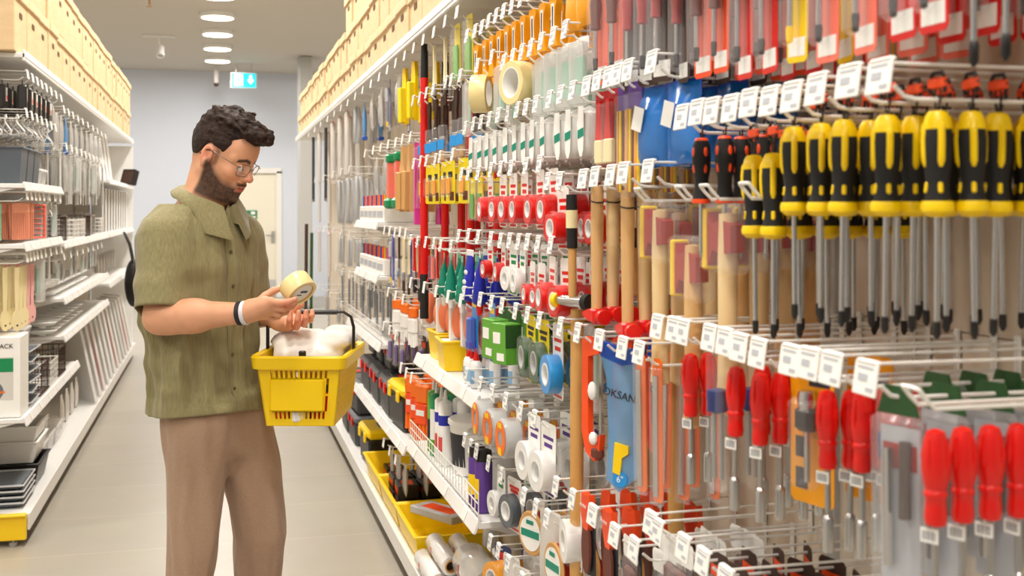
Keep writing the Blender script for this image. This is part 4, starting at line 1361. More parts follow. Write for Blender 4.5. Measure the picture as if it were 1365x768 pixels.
kind('clearpack', 'clear_pack', 'clear pack', [('pouch', MB().box((-.014, 0, -.085), (.026, .07, .17), .006), 'milky'), ('header_card', card(.066, .026), 'paper'), ('insert', MB().box((-.008, 0, -.09), (.003, .052, .10)), 'mint')])

# yellow cards
kind('yellowcard', 'yellow_carded_item', 'card pack', [
    ('backing_card', card(.066, .135), 'yellow_card', [('card_print', MB().box((-.001, .0, -.035), (.0006, .03, .02)), 'print_dark'), ('picture_print', MB().box((-.001, -.01, -.11), (.0006, .03, .03)), 'brown')]),
    ('blister', bubble(.045, .075, .02, -.075), 'clear_thin'), ('item', MB().box((-.01, 0, -.075), (.012, .022, .06), .005), 'amber')])
kind('limecard', 'lime_carded_item', 'card pack', [('backing_card', card(.045, .115), 'yellow_card'), ('sleeve', MB().box((-.006, 0, -.06), (.011, .05, .12), .002), 'clear'), ('blade', MB().box((-.005, 0, -.075), (.003, .034, .075)), 'light_green')])
# glue tubes and cartridges
def tube_kind(body, cap, labelc, L=.18, r=.024):
    prof_n = 14
    vs, fs = [], []
    rows = [(-.012, .026, .003), (-.026, .026, .004), (-.05, .026, .012), (-.10, .0255, .020), (-L + .035, r, r), (-L + .028, r * .9, r * .9), (-L + .020, .010, .010)]
    for z, ry_, rx_ in rows:
        for i in range(prof_n):
            a = 2 * pi * i / prof_n
            vs.append((rx_ * cos(a), ry_ * sin(a), z))
    for k in range(len(rows) - 1):
        for i in range(prof_n):
            fs.append((k * prof_n + i, k * prof_n + (i + 1) % prof_n, (k + 1) * prof_n + (i + 1) % prof_n, (k + 1) * prof_n + i))
    fs += [tuple(range(prof_n)), tuple((len(rows) - 1) * prof_n + i for i in range(prof_n))]
    lb = MB()
    for z in (-.065, -.095, -.118): lb.ell((-np.interp(-z, [.05, .1, .145], [.012, .020, .024]), 0, z), (.002, .014, .008), 10, 6)
    return [('tube', MB().add(vs, fs), body), ('crimp', MB().box((0, 0, -.004), (.003, .054, .022), .001), labelc), ('cap', MB().lathe([(.009, -L + .022), (.0115, -L + .02), (.0085, -L - .008), (.004, -L - .012)], 12), cap), ('tube_print', lb, labelc)]
kind('tube_blue', 'glue_tube', 'glue tube', tube_kind('royal', 'red', 'white_plastic'))
kind('tube_teal', 'glue_tube', 'glue tube', tube_kind('teal', 'white_plastic', 'mint', .17))
kind('tube_pink', 'glue_stick_pack', 'glue pack', [('backing_card', card(.05, .13), 'pink'), ('stick', MB().tube([(-.012, .008, -.03), (-.012, .008, -.115)], .010, 10), 'navy'), ('tube', MB().tube([(-.012, -.014, -.03), (-.012, -.014, -.11)], .008, 10), 'salmon'), ('blister', bubble(.046, .10, .024, -.07), 'clear_thin')])
# hammers hung head down, hatchets hung head up, an upright axe
def hammer(L=.27, m='wood', r=.0135):
    hb = MB().tube([(0, 0, .006), (0, 0, -.004), (0, 0, -.08), (0, 0, -L * .6), (0, 0, -L)], [r * .86, r * .98, r, r * .92, r * .82], 12)
    bd = MB().tube([(0, r * cos(a), -.026 + 0) if False else (r * 1.03 * cos(a), r * 1.03 * sin(a), -.026 + .003 * sin(a)) for a in np.linspace(0, 2 * pi, 13)[:-1]], .0016, 5, closed=True)
    hh = MB().box((0, 0, -L + .004), (.026, .030, .034), .006)
    hh.lathe([(.003, 0), (.0155, .001), (.0165, .010), (.0115, .022), (.0115, .030)], 14, T(0, -.048, -L + .004) @ Matrix.Rotation(-pi / 2, 4, 'X'))
    hh.prism([(.012, .014), (.052, .004), (.056, -.002), (.052, -.006), (.012, -.014)], .024, 'x', (0, 0, -L + .004))
    return [('handle', hb, m), ('tie', bd, 'black_plastic'), ('head', hh, 'red')]
kind('hammer', 'hammer', 'hammer', hammer())
kind('hammer_p', 'hammer', 'hammer', hammer(.265, 'wood_pale', .0145))
kind('hammer_l', 'hammer', 'hammer', hammer(.29, 'wood_gold', .0125))
def hatchet(m='wood_pale', L=.33):
    hd_ = MB().prism([(-.035, .020), (.0, .030), (.035, .022), (.05, .042), (.058, .0), (.05, -.046), (.034, -.020), (.0, -.026), (-.035, -.022)], .024, 'y', (0, 0, -.045))
    hn = MB().lathe([(.003, -.004), (.015, -.006), (.017, -.08), (.016, -.2), (.018, -L + .03), (.0195, -L + .008), (.004, -L)], 14, None, True, 1.15, .9)
    gd = MB().box((.058, 0, -.047), (.012, .034, .10), .003)
    pk_ = MB().box((.010, 0, -.045), (.125, .038, .112), .008)
    return [('handle', hn, m), ('head', hd_, 'dark_red'), ('blade_guard', gd, 'yellow'), ('sleeve', pk_, 'clear')]
kind('hatchet', 'hatchet', 'hatchet', hatchet())
kind('hatchet_g', 'hatchet', 'hatchet', hatchet('wood', .32))
kind('axe_black', 'tile_hammer', 'hammer', [
    ('grip', MB().tube([(0, 0, 0), (0, 0, -.03), (0, 0, -.12)], [.012, .013, .012], 12), 'black_rubber'),
    ('grip_band', MB().tube([(0, 0, -.035), (0, 0, -.075)], .0136, 12), 'cream'),
    ('shaft', MB().tube([(0, 0, -.12), (0, 0, -.232)], .0095, 10), 'tan'),
    ('head', MB().tube([(0, -.05, -.238), (0, -.038, -.238)], .017, 14).tube([(0, -.038, -.238), (0, .05, -.238)], .013, 14), 'steel'),
    ('striking_face', MB().tube([(0, -.068, -.238), (0, -.05, -.238)], .019, 14), 'black_rubber', [], 'black rubber striking face'),
    ('yellow_face', MB().tube([(0, .05, -.238), (0, .066, -.238)], .018, 14), 'yellow')])
# bags
def bag(m, w=.10, h=.16, d=.03, headc=None, inner=None):
    vs, fs = [], []
    n = 12
    rows = [(.006, w * .46, .002), (-.01, w * .48, .004), (-h * .25, w * .46, d * .42), (-h * .55, w * .5, d * .5), (-h * .85, w * .48, d * .4), (-h * .97, w * .5, d * .1), (-h, w * .5, .002)]
    for z, a_, b_ in rows:
        for i in range(n):
            t_ = 2 * pi * i / n
            vs.append((b_ * sin(t_) + .0012 * sin(5 * t_ + z * 90), a_ * cos(t_), z + .003 * sin(3 * t_)))
    for k in range(len(rows) - 1):
        for i in range(n): fs.append((k * n + i, k * n + (i + 1) % n, (k + 1) * n + (i + 1) % n, (k + 1) * n + i))
    fs += [tuple(range(n)), tuple((len(rows) - 1) * n + i for i in range(n))]
    ps = [('bag', MB().add(vs, fs), m)]
    if headc: ps.append(('header', card(w, .03), headc))
    if inner: ps.append(('contents', MB().box((0, 0, -h * .55), (d * .5, w * .6, h * .6), d * .2), inner))
    return ps
kind('bag_blue', 'blue_bag', 'bag', bag('bag_blue_film', .11, .155, .04, 'blue', 'pale_blue') + [('bag_label', MB().box((-.022, .01, -.06), (.001, .035, .05), 0, Matrix.Rotation(.3, 4, 'X')), 'paper')])
kind('bag_white', 'white_bag', 'bag', bag('bag_white', .085, .17, .03, 'paper'))
kind('bag_grey', 'clear_bag', 'bag', bag('milky', .10, .19, .035, None, 'steel_dull'))
kind('bag_clear', 'clear_bag', 'bag', bag('clear', .09, .16, .035, 'paper', 'brown'))
kind('bag_orange', 'orange_bag', 'bag', bag('amber', .14, .17, .05, 'orange'))
kind('bag_sponge', 'orange_sponge_pack', 'sponge', [('sponge', MB().ell((0, 0, -.075), (.035, .055, .07), 18, 12), 'sponge'), ('wrap', MB().ell((0, 0, -.072), (.038, .059, .076), 18, 12), 'clear_thin'), ('band', MB().box((-.02, -.015, -.075), (.04, .012, .14), .004), 'paper')])
kind('bag_lightblue', 'blue_bag', 'bag', bag('clear_blue', .07, .2, .03, 'pale_blue', 'sky') + [('corner', MB().box((0, 0, -.19), (.03, .066, .02), .004), 'blue')])
# green box, blue blisters
kind('greenbox', 'green_carded_box', 'box', [('box_body', MB().box((-.026, 0, -.075), (.05, .075, .11), .002), 'light_green', [('box_print', MB().box((-.0515, .01, -.06), (.001, .04, .03)).box((-.0515, -.01, -.11), (.001, .04, .02)), 'paper')]), ('side_label', MB().box((-.026, -.038, -.055), (.048, .001, .06)), 'dark_green'), ('hanger', card(.07, .03), 'dark_green')])
kind('bluepack', 'blue_carded_tool', 'tool pack', [('backing_card', card(.06, .16), 'sky'), ('tool_body', MB().box((-.014, 0, -.10), (.024, .032, .10), .006), 'blue', [('tool_cap', MB().box((-.014, 0, -.135), (.026, .034, .03), .005), 'royal')]), ('blister', bubble(.052, .14, .03, -.085), 'clear_thin'), ('card_print', MB().box((-.001, 0, -.012), (.0006, .045, .016)), 'yellow')])
# hacksaw, blade strips, the long blue saw bag
kind('saw_orange', 'mini_hacksaw', 'saw', [
    ('frame', MB().prism([(-.03, .0), (.02, .012), (.034, .004), (.034, -.19), (.020, -.235), (-.012, -.25), (-.030, -.225), (-.034, -.19), (-.020, -.20), (-.006, -.215), (.010, -.19), (.012, -.03), (-.026, -.02)], .014, 'x'), 'orange_red'),
    ('blade', MB().box((-.001, -.026, -.115), (.0015, .009, .19)), 'steel_dull'),
    ('wing_nut', MB().ell((-.012, -.012, -.10), (.008, .014, .02), 10, 6), 'paper'), ('end_nut', MB().ell((-.012, -.016, -.20), (.008, .012, .014), 10, 6), 'paper'),
    ('grip', MB().box((0, -.016, -.232), (.022, .034, .03), .008), 'brown')])
kind('blade_strip', 'saw_blade_pack', 'saw blade', [('backing_card', card(.026, .25), 'orange'), ('blade', MB().box((-.003, .004, -.13), (.002, .012, .22)), 'steel'), ('sleeve', MB().box((-.004, 0, -.13), (.009, .032, .25), .002), 'clear')])
sb_ = [(-.045, .012), (-.02, .004), (.045, .012), (.05, -.01), (.036, -.06), (.030, -.17), (.034, -.262), (.006, -.285), (-.036, -.25), (-.034, -.17), (-.036, -.06)]
kind('sawbag', 'saw_in_blue_sleeve', 'saw', [
    ('lettering', text_mesh('OKSANN', .022, .0006, -.18, (-.0058, 0, -.098)), 'print_dark'),
    ('sleeve', MB().prism(sb_, .010, 'x'), 'clear_blue'),
    ('header', MB().prism([(-.048, .016), (-.01, .002), (.046, .016), (.05, -.014), (.0, -.03), (-.045, -.02)], .012, 'x'), 'blue'),
    ('blade', MB().box((0, 0, -.12), (.002, .03, .16)), 'light_grey'),
    ('saw_grip', MB().prism([(-.016, -.19), (.014, -.185), (.018, -.245), (.002, -.25), (-.002, -.215), (-.016, -.205)], .016, 'x', (-.002, 0, 0)), 'yellow'),
    ('size_disc', MB().lathe([(.0005, -.001), (.016, -.001), (.016, .001), (.0005, .001)], 18, T(-.0075, .002, -.258) @ RY), 'sky', [('size_lettering', text_mesh('6"', .018, .0004, 0, (-.0089, .002, -.264)), 'paper')])])
# orange pads with a dark card
kind('padset', 'sanding_pad_set', 'sanding pad', [
    ('header', MB().prism([(-.024, .035), (.0, .028), (.024, .035), (.030, -.012), (.012, -.045), (-.012, -.045), (-.030, -.012)], .014, 'x'), 'orange_red'),
    ('pad', MB().prism([(.026 * sin(a) , -.085 + .055 * cos(a)) for a in np.linspace(0, 2 * pi, 19)[:-1]], .005, 'x', (-.004, 0, 0)), 'brown'),
    ('backing_card', MB().prism([(-.03, -.02), (.02, -.045), (.024, -.15), (-.03, -.14)], .002, 'x', (.006, 0, 0)), 'print_dark', [('card_edge', MB().prism([(-.03, -.02), (.02, -.045), (.02, -.050), (-.03, -.025)], .003, 'x', (.006, 0, 0)), 'yellow')])])
kind('darkpack', 'dark_carded_item', 'card pack', [('backing_card', card(.06, .13), 'dark_brown', [('card_print', MB().box((-.001, 0, -.02), (.0006, .045, .018)), 'orange_red')]), ('blister', bubble(.05, .09, .022, -.07), 'clear'), ('item', MB().box((-.011, 0, -.07), (.014, .03, .07), .005), 'purple')])
kind('pole', 'telescopic_pole', 'pole', [('hang_cap', MB().tube([(0, 0, .01), (0, 0, -.12)], [.012, .0145], 12), 'black_rubber'), ('tube', MB().tube([(0, 0, -.12), (0, 0, -.87)], .0150, 14), 'red'), ('grip', MB().tube([(0, 0, -.87), (0, 0, -.88), (0, 0, -1.04)], [.0155, .0170, .0165], 14), 'black_rubber')])
kind('orange_glove', 'orange_glove_pair', 'gloves', [('cuff', MB().box((0, 0, -.04), (.024, .07, .07), .008), 'orange'), ('palm', MB().box((0, 0, -.11), (.026, .074, .09), .012), 'orange_red'), ('print_patch', MB().box((-.0135, 0, -.105), (.002, .04, .02), .0008), 'paper')] + [('finger', MB().tube([(0, -.027 + .018 * i, -.145), (0, -.03 + .020 * i, -.205 - .01 * (i in (1, 2)))], .0088, 8), 'orange') for i in range(4)])
kind('gloves', 'work_glove_pair', 'gloves', [('cuff', MB().box((0, 0, -.03), (.022, .06, .045), .006), 'orange'), ('palm', MB().box((0, 0, -.085), (.024, .066, .07), .010), 'paper'), ] + [('finger', MB().tube([(0, -.024 + .016 * i, -.115), (0, -.026 + .017 * i, -.165 - .008 * (i in (1, 2)))], .0078, 8), 'paper') for i in range(4)])
kind('combs', 'yellow_brush', 'brush', [('back', MB().prism([(-.012, .0), (.012, .0), (.018, -.06), (.016, -.24), (-.016, -.24), (-.018, -.06)], .016, 'x'), 'yellow'), ('bristles', MB().box((-.02, 0, -.16), (.026, .026, .15), .003), 'yellow_card')])
kind('handle_green', 'planting_tool', 'tool', [('body', MB().prism([(-.008, 0), (.008, 0), (.016, -.13), (-.016, -.13)], .02, 'x'), 'salmon'), ('collar', MB().box((0, 0, .005), (.03, .03, .03), .006), 'green'), ('base', MB().box((0, 0, -.145), (.04, .05, .035), .008), 'green')])
kind('woodbrush', 'wooden_brush', 'brush', [('handle', MB().prism([(-.006, .004), (.006, .004), (.012, -.05), (.020, -.08), (.020, -.22), (-.020, -.22), (-.020, -.08), (-.012, -.05)], .02, 'x'), 'wood'), ('bristles', MB().box((-.018, 0, -.15), (.02, .034, .13), .003), 'tan')])
kind('purplepack', 'magenta_mop_refill', 'mop', [('strip', MB().prism([(-.01, .0), (.01, .0), (.024, -.08), (.020, -.20), (.028, -.25), (-.028, -.25), (-.020, -.20), (-.024, -.08)], .03, 'x'), 'magenta'), ('wrap', MB().box((0, 0, -.11), (.036, .05, .2), .01), 'clear')])
kind('hosecoil', 'hose_coil', 'hose', [('coil', MB().tube([(.012 * sin(t * .5), (.036) * cos(t) , -.11 + .10 * sin(t)) for t in np.linspace(0, 8 * pi, 96)], .0085, 6), 'light_grey'), ('wrap', MB().box((0, 0, -.11), (.04, .092, .226), .012), 'clear')])
kind('whitelong', 'white_wrapped_rod_pack', 'rod pack', [('pouch', MB().box((0, 0, -.20), (.03, .05, .40), .01), 'bag_white'), ('header', card(.05, .04), 'red'), ('rod', MB().tube([(0, 0, -.03), (0, 0, -.37)], .010, 8), 'white_plastic')])
kind('darkpole', 'dark_rod', 'rod', [('rod', MB().tube([(0, 0, 0), (0, 0, -.52)], .012, 10), 'dark_grey'), ('ferrule', MB().tube([(0, 0, -.52), (0, 0, -.54)], .013, 10), 'steel')])
kind('rodpack', 'steel_rod_pack', 'rod pack', [('pouch', MB().box((0, 0, -.11), (.02, .05, .22), .005), 'clear')] + [('rod', MB().tube([(0, -.015 + .010 * i, -.02), (0, -.015 + .010 * i, -.21)], .0052, 6), 'grey_plastic') for i in range(4)])
kind('markers', 'marker_display', 'display', [('tray', MB().box((0, 0, .04), (.16, .15, .08), .004), 'paper'), ('header', MB().box((.0, 0, .10), (.004, .15, .05), .001), 'paper')] + [('marker', MB().tube([(-.055 + .0, -.064 + .0213 * i, .05), (-.055, -.064 + .0213 * i, .135)], .009, 8), ['magenta', 'light_green', 'amber', 'orange_red', 'orange', 'purple', 'blue'][i]) for i in range(7)] + [('front_print', MB().box((-.081, 0, .04), (.001, .11, .03)), 'print_grey')])
# shelf goods
def bin_kind(w, l, h, m):
    mb = MB()
    t = .003
    for z0, z1 in ((0, h),):
        o = [(-w / 2 * .86, -l / 2 * .9, 0), (w / 2 * .86, -l / 2 * .9, 0), (w / 2 * .86, l / 2 * .9, 0), (-w / 2 * .86, l / 2 * .9, 0)]
        u = [(-w / 2, -l / 2, h), (w / 2, -l / 2, h), (w / 2, l / 2, h), (-w / 2, l / 2, h)]
        i2 = [(x * .93, y * .95, h) for x, y, z in u]
        i1 = [(x * .93, y * .95, t * 2) for x, y, z in o]
        mb.add(o + u + i2 + i1, [(3, 2, 1, 0)] + [(a, (a + 1) % 4, 4 + (a + 1) % 4, 4 + a) for a in range(4)] + [(4 + a, 4 + (a + 1) % 4, 8 + (a + 1) % 4, 8 + a) for a in range(4)] + [(8 + a, 8 + (a + 1) % 4, 12 + (a + 1) % 4, 12 + a) for a in range(4)] + [(12, 13, 14, 15)])
    rim = MB()
    e = .006
    for sx, sy, a_, b_ in ((0, -1, w, e), (0, 1, w, e), (-1, 0, e, l), (1, 0, e, l)):
        rim.box((sx * w / 2, sy * l / 2, h), (a_ + e, b_ + e, .008), .002)
    return [('bin_body', mb, m), ('bin_rim', rim, m)]
kind('bin_yellow', 'storage_bin', 'bin', bin_kind(.12, .17, .10, 'yellow') + [('bin_card', MB().box((.0, 0, .095), (.10, .13, .002)), 'paper')])
kind('crate_yellow', 'storage_crate', 'crate', bin_kind(.31, .5, .105, 'yellow'))
kind('bin_slate', 'storage_bin', 'bin', bin_kind(.17, .17, .16, 'slate'))
kind('basket_white', 'storage_basket', 'basket', bin_kind(.30, .34, .10, 'white_plastic'))
kind('basket_black', 'storage_basket', 'basket', bin_kind(.32, .36, .11, 'black_plastic'))
kind('tub_clear', 'storage_tub', 'container', bin_kind(.24, .30, .12, 'milky') + [('lid', MB().box((0, 0, .128), (.25, .31, .016), .005), 'white_plastic')])
kind('cartridge_w', 'sealant_cartridge', 'cartridge', [('barrel', MB().lathe([(.003, 0), (.0245, .001), (.0245, .215), (.02, .222), (.008, .226)], 18), 'white_plastic', [('label', MB().lathe([(.0248, .02), (.0248, .11)], 18, closed=False), 'paper'), ('label_band', MB().lathe([(.0249, .14), (.0249, .175)], 18, closed=False), 'royal'), ('label_print', MB().lathe([(.0249, .05), (.0249, .10)], 6, closed=False, arc=(2.4, 3.9)), 'red')]), ('nozzle', MB().lathe([(.009, .22), (.008, .232), (.0035, .262), (.001, .263)], 10), 'white_plastic')])
kind('cartridge_g', 'sealant_cartridge', 'cartridge', [('barrel', MB().lathe([(.003, 0), (.0245, .001), (.0245, .215), (.02, .222), (.008, .226)], 18), 'green', [('label', MB().lathe([(.0248, .06), (.0248, .17)], 18, closed=False), 'paper'), ('label_band', MB().lathe([(.0249, .02), (.0249, .06)], 18, closed=False), 'light_green')]), ('nozzle', MB().lathe([(.009, .22), (.008, .232), (.0035, .262), (.001, .263)], 10), 'white_plastic')])
kind('cartridge_k', 'sealant_cartridge', 'cartridge', [('barrel', MB().lathe([(.003, 0), (.0245, .001), (.0245, .215), (.02, .222), (.008, .226)], 18), 'light_green', [('label', MB().lathe([(.0248, .05), (.0248, .12)], 18, closed=False), 'black_plastic')]), ('nozzle', MB().lathe([(.009, .22), (.008, .232), (.0035, .262), (.001, .263)], 10), 'white_plastic')])
kind('can_green', 'spray_can', 'can', [('can_body', MB().lathe([(.003, 0), (.0325, .001), (.0325, .17), (.026, .18), (.012, .182)], 20), 'green'), ('lid', MB().lathe([(.031, .172), (.031, .205), (.024, .21), (.001, .211)], 18), 'dark_green'), ('label', MB().box((-.0325, 0, .06), (.002, .03, .05)), 'mint')])
kind('can_purple', 'spray_can', 'can', [('can_body', MB().lathe([(.003, 0), (.026, .001), (.026, .145), (.02, .155), (.008, .157)], 18), 'purple', [('label', MB().lathe([(.0263, .04), (.0263, .10)], 8, closed=False, arc=(2.2, 4.2)), 'yellow')]), ('lid', MB().lathe([(.024, .15), (.024, .18), (.016, .184), (.001, .185)], 14), 'black_plastic')])
kind('can_black', 'spray_can', 'can', [('can_body', MB().lathe([(.003, 0), (.028, .001), (.028, .12), (.02, .13), (.008, .132)], 18), 'dark_grey'), ('lid', MB().lathe([(.026, .124), (.026, .158), (.018, .162), (.001, .163)], 14), 'black_plastic')])
kind('bucket', 'plastic_bucket', 'bucket', [('bucket_body', MB().lathe([(.003, 0), (.082, .001), (.095, .17), (.098, .172)], 28, None, True), 'white_plastic', [('label', MB().lathe([(.0845, .03), (.0935, .14)], 8, closed=False, arc=(2.3, 3.9)), 'print_dark')]), ('lid', MB().lathe([(.098, .165), (.101, .168), (.101, .182), (.094, .186), (.001, .184)], 28), 'white_plastic'), ('handle', MB().tube([(.0, .1 * cos(a), .155 - .06 * sin(a)) for a in np.linspace(0, pi, 13)], .002, 5), 'steel_dull')])
kind('bottle_redcap', 'glue_bottle', 'bottle', [('bottle_body', MB().lathe([(.003, 0), (.021, .001), (.021, .075), (.017, .088), (.009, .095)], 16), 'white_plastic', [('label', MB().lathe([(.0213, .015), (.0213, .06)], 8, closed=False, arc=(2.2, 4.2)), 'pale_blue')]), ('nozzle_cap', MB().lathe([(.011, .093), (.010, .102), (.003, .135), (.001, .136)], 12), 'red')])
kind('toolbox_grey', 'toolbox', 'toolbox', [('case', MB().box((0, 0, .065), (.22, .34, .13), .012, None, .94), 'dark_grey'), ('lid', MB().box((0, 0, .148), (.225, .345, .045), .014), 'grey_plastic', [('lid_inset', MB().box((0, 0, .172), (.14, .22, .006), .003), 'dark_grey'), ('lid_label', MB().box((-.02, -.05, .176), (.05, .10, .003)), 'red')]), ('latch', MB().box((-.114, -.08, .128), (.012, .04, .05), .004), 'red'), ('latch', MB().box((-.114, .08, .128), (.012, .04, .05), .004), 'red')])
kind('toolbox_yellow', 'toolbox', 'toolbox', [('case', MB().box((0, 0, .075), (.22, .32, .15), .012, None, .94), 'black_plastic'), ('lid', MB().box((0, 0, .172), (.23, .335, .05), .016), 'yellow', [('lid_inset', MB().box((0, -.02, .198), (.08, .12, .006), .003), 'dark_grey')]), ('handle', MB().tube([(0, -.09, .195), (0, -.085, .22), (0, .085, .22), (0, .09, .195)], .009, 8), 'black_plastic'), ('latch', MB().box((-.118, -.09, .15), (.012, .04, .05), .004), 'yellow'), ('latch', MB().box((-.118, .09, .15), (.012, .04, .05), .004), 'yellow')])
def film(L, r):
    return [('film', MB().lathe([(.022, 0), (r - .002, 0), (r, .003), (r, L - .003), (r - .002, L), (.022, L)], 26, RX, closed=False), 'film', [('print_strip', MB().lathe([(r + .0004, L * .3), (r + .0004, L * .36)], 5, RX, closed=False, arc=(pi * .9, pi * 1.2)), 'red'), ('print_strip', MB().lathe([(r + .0004, L * .68), (r + .0004, L * .74)], 5, RX, closed=False, arc=(pi * 1.1, pi * 1.4)), 'red')]),
            ('core', MB().ring(.018, .0222, L + .012, 20, T(0, -L / 2, 0) @ RX), 'tan'), ('core_bore', MB().lathe([(.0005, -L - .002), (.0178, -L - .002)], 18, Matrix.Rotation(-pi / 2, 4, 'X') @ T(0, 0, 0), closed=False) if False else MB().lathe([(.0005, 0), (.0178, 0)], 18, T(0, -L + .02, 0) @ RX, closed=False), 'dark_brown')]
kind('film_s', 'film_roll', 'roll', film(.30, .034))
kind('film_m', 'film_roll', 'roll', film(.34, .046))
kind('film_l', 'film_roll', 'roll', film(.30, .062))
kind('battery_box', 'small_tool_box', 'box', [('box_body', MB().box((0, 0, .03), (.09, .13, .06), .003), 'black_plastic'), ('top_print', MB().box((0, -.01, .0605), (.05, .08, .001)), 'orange_red'), ('side_print', MB().box((-.0455, 0, .03), (.001, .10, .02)), 'red')])
kind('flatbox', 'flat_carton', 'box', [('box_body', MB().box((0, 0, .015), (.11, .26, .03), .003), 'light_grey', [('box_print', MB().box((0, 0, .0305), (.06, .18, .001)), 'orange_red')])])
# cartons on the top shelves
def carton(w, d, h, lid=True):
    ps = [('carton_body', MB().box((0, 0, h * .5 - .002), (d, w, h - .006), .003), 'carton', [('hand_hole', MB().prism([(-.040, .0), (-.032, .014), (.032, .014), (.040, 0), (.032, -.014), (-.032, -.014)], .002, 'x', (-d / 2 - .0005, 0, h * .62)), 'carton_hole')])]
    ps.append(('carton_lid', MB().box((0, 0, h - .022), (d + .022, w + .003, .046), .003), 'carton_lid'))
    return ps
kind('carton_l', 'carton_box', 'carton', carton(.312, .38, .28))
kind('carton_r', 'carton_box', 'carton', carton(.283, .29, .195))
kind('carton_rt', 'carton_box', 'carton', carton(.285, .32, .26))
# ------------------------------------------------------------------ the right-hand run
rnd = random.Random(11)
def lab16(t):
    if len(t.split()) > 16: print('LONG', t)
    return t
class Row:
    """a row of display hooks at one height; hooks are numbered from the far end of the row (left in the photo)"""
    def __init__(self, name, Zt, pxs, far=False, key=None, X=XF):
        self.name, self.Z = name, Zt - .0425
        self.Y = [view_y(p, X) for p in sorted(pxs)]
        for i_, y_ in enumerate(self.Y):            # keep clear of the uprights
            for b_ in YB:
                if abs(y_ - b_) < .036: self.Y[i_] = b_ + (.036 if y_ >= b_ else -.036)
        self.px = sorted(pxs)
        self.count = {}
        for i, y in enumerate(self.Y):
            K[key or ('hook_far' if far else ('hook_mid' if y > 2.25 else 'hook'))].place((XF, y, Zt + rnd.uniform(-.003, .003)), rnd.uniform(-.03, .03),
                'white wire hook with price tag, %s from left, %s row' % (ORD[i], name), 'display hooks of the %s row' % name)
    def hang(self, i, key, desc, n=3, x0=.78, dx=.045, jit=.12, rz=0.0, dz=0.0, s=1.0, dy=0.0):
        for k in range(n):
            q = self.count.get((desc, i), 0); self.count[(desc, i)] = q + 1
            pos = 'frontmost' if q == 0 else '%s back' % ORD[q]
            x = x0 + dx * k
            if x > XP - .02: break
            K[key].place((x, self.Y[i] + dy + rnd.uniform(-.004, .004), self.Z + dz + .0), rz + rnd.uniform(-jit, jit),
                lab16('%s, %s on %s hook, %s row' % (desc, pos, ORD[i], self.name)), '%s, %s row' % (desc, self.name), rx=rnd.uniform(-.03, .03), s=s)
    def fill(self, idx, key, desc, **kw):
        for i in idx: self.hang(i, key, desc, **kw)

# B: screwdrivers
B = Row('screwdriver', 1.653, [1175, 1133, 1090, 1057, 1027, 1000, 975, 950, 930, 910])
n = len(B.px)                                   # ascending: 910 930 950 975 1000 1027 1057 1090 1133 1175
B.hang(0, 'driver_o', 'black screwdriver with orange inlays', n=2, x0=.772, dx=.10)
B.hang(1, 'driver_o', 'black screwdriver with orange inlays', n=2, x0=.785, dx=.032)
B.hang(2, 'driver_o', 'black screwdriver with orange inlays', n=3, x0=.83, dx=.05)
B.hang(3, 'driver_y', 'yellow and black screwdriver', n=6, x0=.775, dx=.042, dz=-.034)
B.hang(4, 'driver_y', 'yellow and black screwdriver', n=6, x0=.775, dx=.042, dz=-.034)
B.hang(5, 'driver_y', 'yellow and black screwdriver', n=6, x0=.775, dx=.040)
B.hang(6, 'driver_y', 'yellow and black screwdriver', n=6, x0=.78, dx=.038)
B.hang(7, 'driver_y', 'yellow and black screwdriver', n=6, x0=.78, dx=.038)
B.hang(8, 'driver_y', 'yellow and black screwdriver', n=6, x0=.79, dx=.040)
B.hang(9, 'driver_y', 'yellow and black screwdriver', n=6, x0=.815, dx=.042)
# A: carded tools above
A = Row('top carded tool', 1.945, [1335, 1290, 1245, 1195, 1150, 1105, 1060, 1022, 985, 955, 925, 900, 880])
ds = {'pack_red': 'red carded chisel', 'pack_salmon': 'salmon edged carded chisel', 'pack_orange': 'orange carded tool', 'pack_brown': 'brown carded tool',
      'pack_yellowblue': 'yellow carded blue knife', 'driver_long': 'steel screwdriver with black tip'}
for i, (k_, n_) in enumerate([('pack_brown', 3), ('pack_orange', 3), ('pack_orange', 3), ('pack_red', 3), ('pack_red', 3), ('pack_yellowblue', 3), ('pack_salmon', 3), ('pack_salmon', 3), ('pack_red', 3), ('pack_red', 3), ('driver_long', 3), ('driver_long', 3), ('driver_long', 3)]):
    A.hang(i, k_, ds[k_], n=n_, x0=.79, dx=.07, dz=.02 if k_ == 'driver_long' else 0)
# C: nut drivers and carded tools
C = Row('red nut driver', 1.300, [881, 893, 912, 947, 967, 987, 1012, 1055, 1080, 1110, 1157])
nd = 'red handled nut driver'
C.hang(1, 'nut_driver', nd, n=2, x0=.768, dx=.034, dz=-.010)
C.hang(3, 'pack_bluecap', 'blue capped tool in clear pouch', n=2, x0=.765, dx=.06)
C.hang(4, 'nut_driver', nd, n=3, x0=.757, dx=.044, dz=-.005)
C.hang(5, 'nut_driver', nd, n=4, x0=.770, dx=.034, dz=-.008)
C.hang(6, 'pack_yellowcard', 'yellow card with black and steel tool', n=2, x0=.825, dx=.09, rz=.28, jit=.03)
C.hang(7, 'nut_driver', nd, n=4, x0=.795, dx=.034, dz=-.012)
C.hang(8, 'nut_driver', nd, n=3, x0=.815, dx=.036, dz=-.006)
C.hang(9, 'pack_bluecap', 'blue capped tool in clear pouch', n=2, x0=.835, dx=.085)
for k in range(5):
    K['nut_driver'].place((.765 + .037 * k, 1.083 + rnd.uniform(-.004, .004), 1.247), rnd.uniform(-.3, .3), 'red handled nut driver on the bare hook nearest the viewer, %s back' % ('frontmost' if k == 0 else ORD[k]), 'nut drivers on the bare hook')
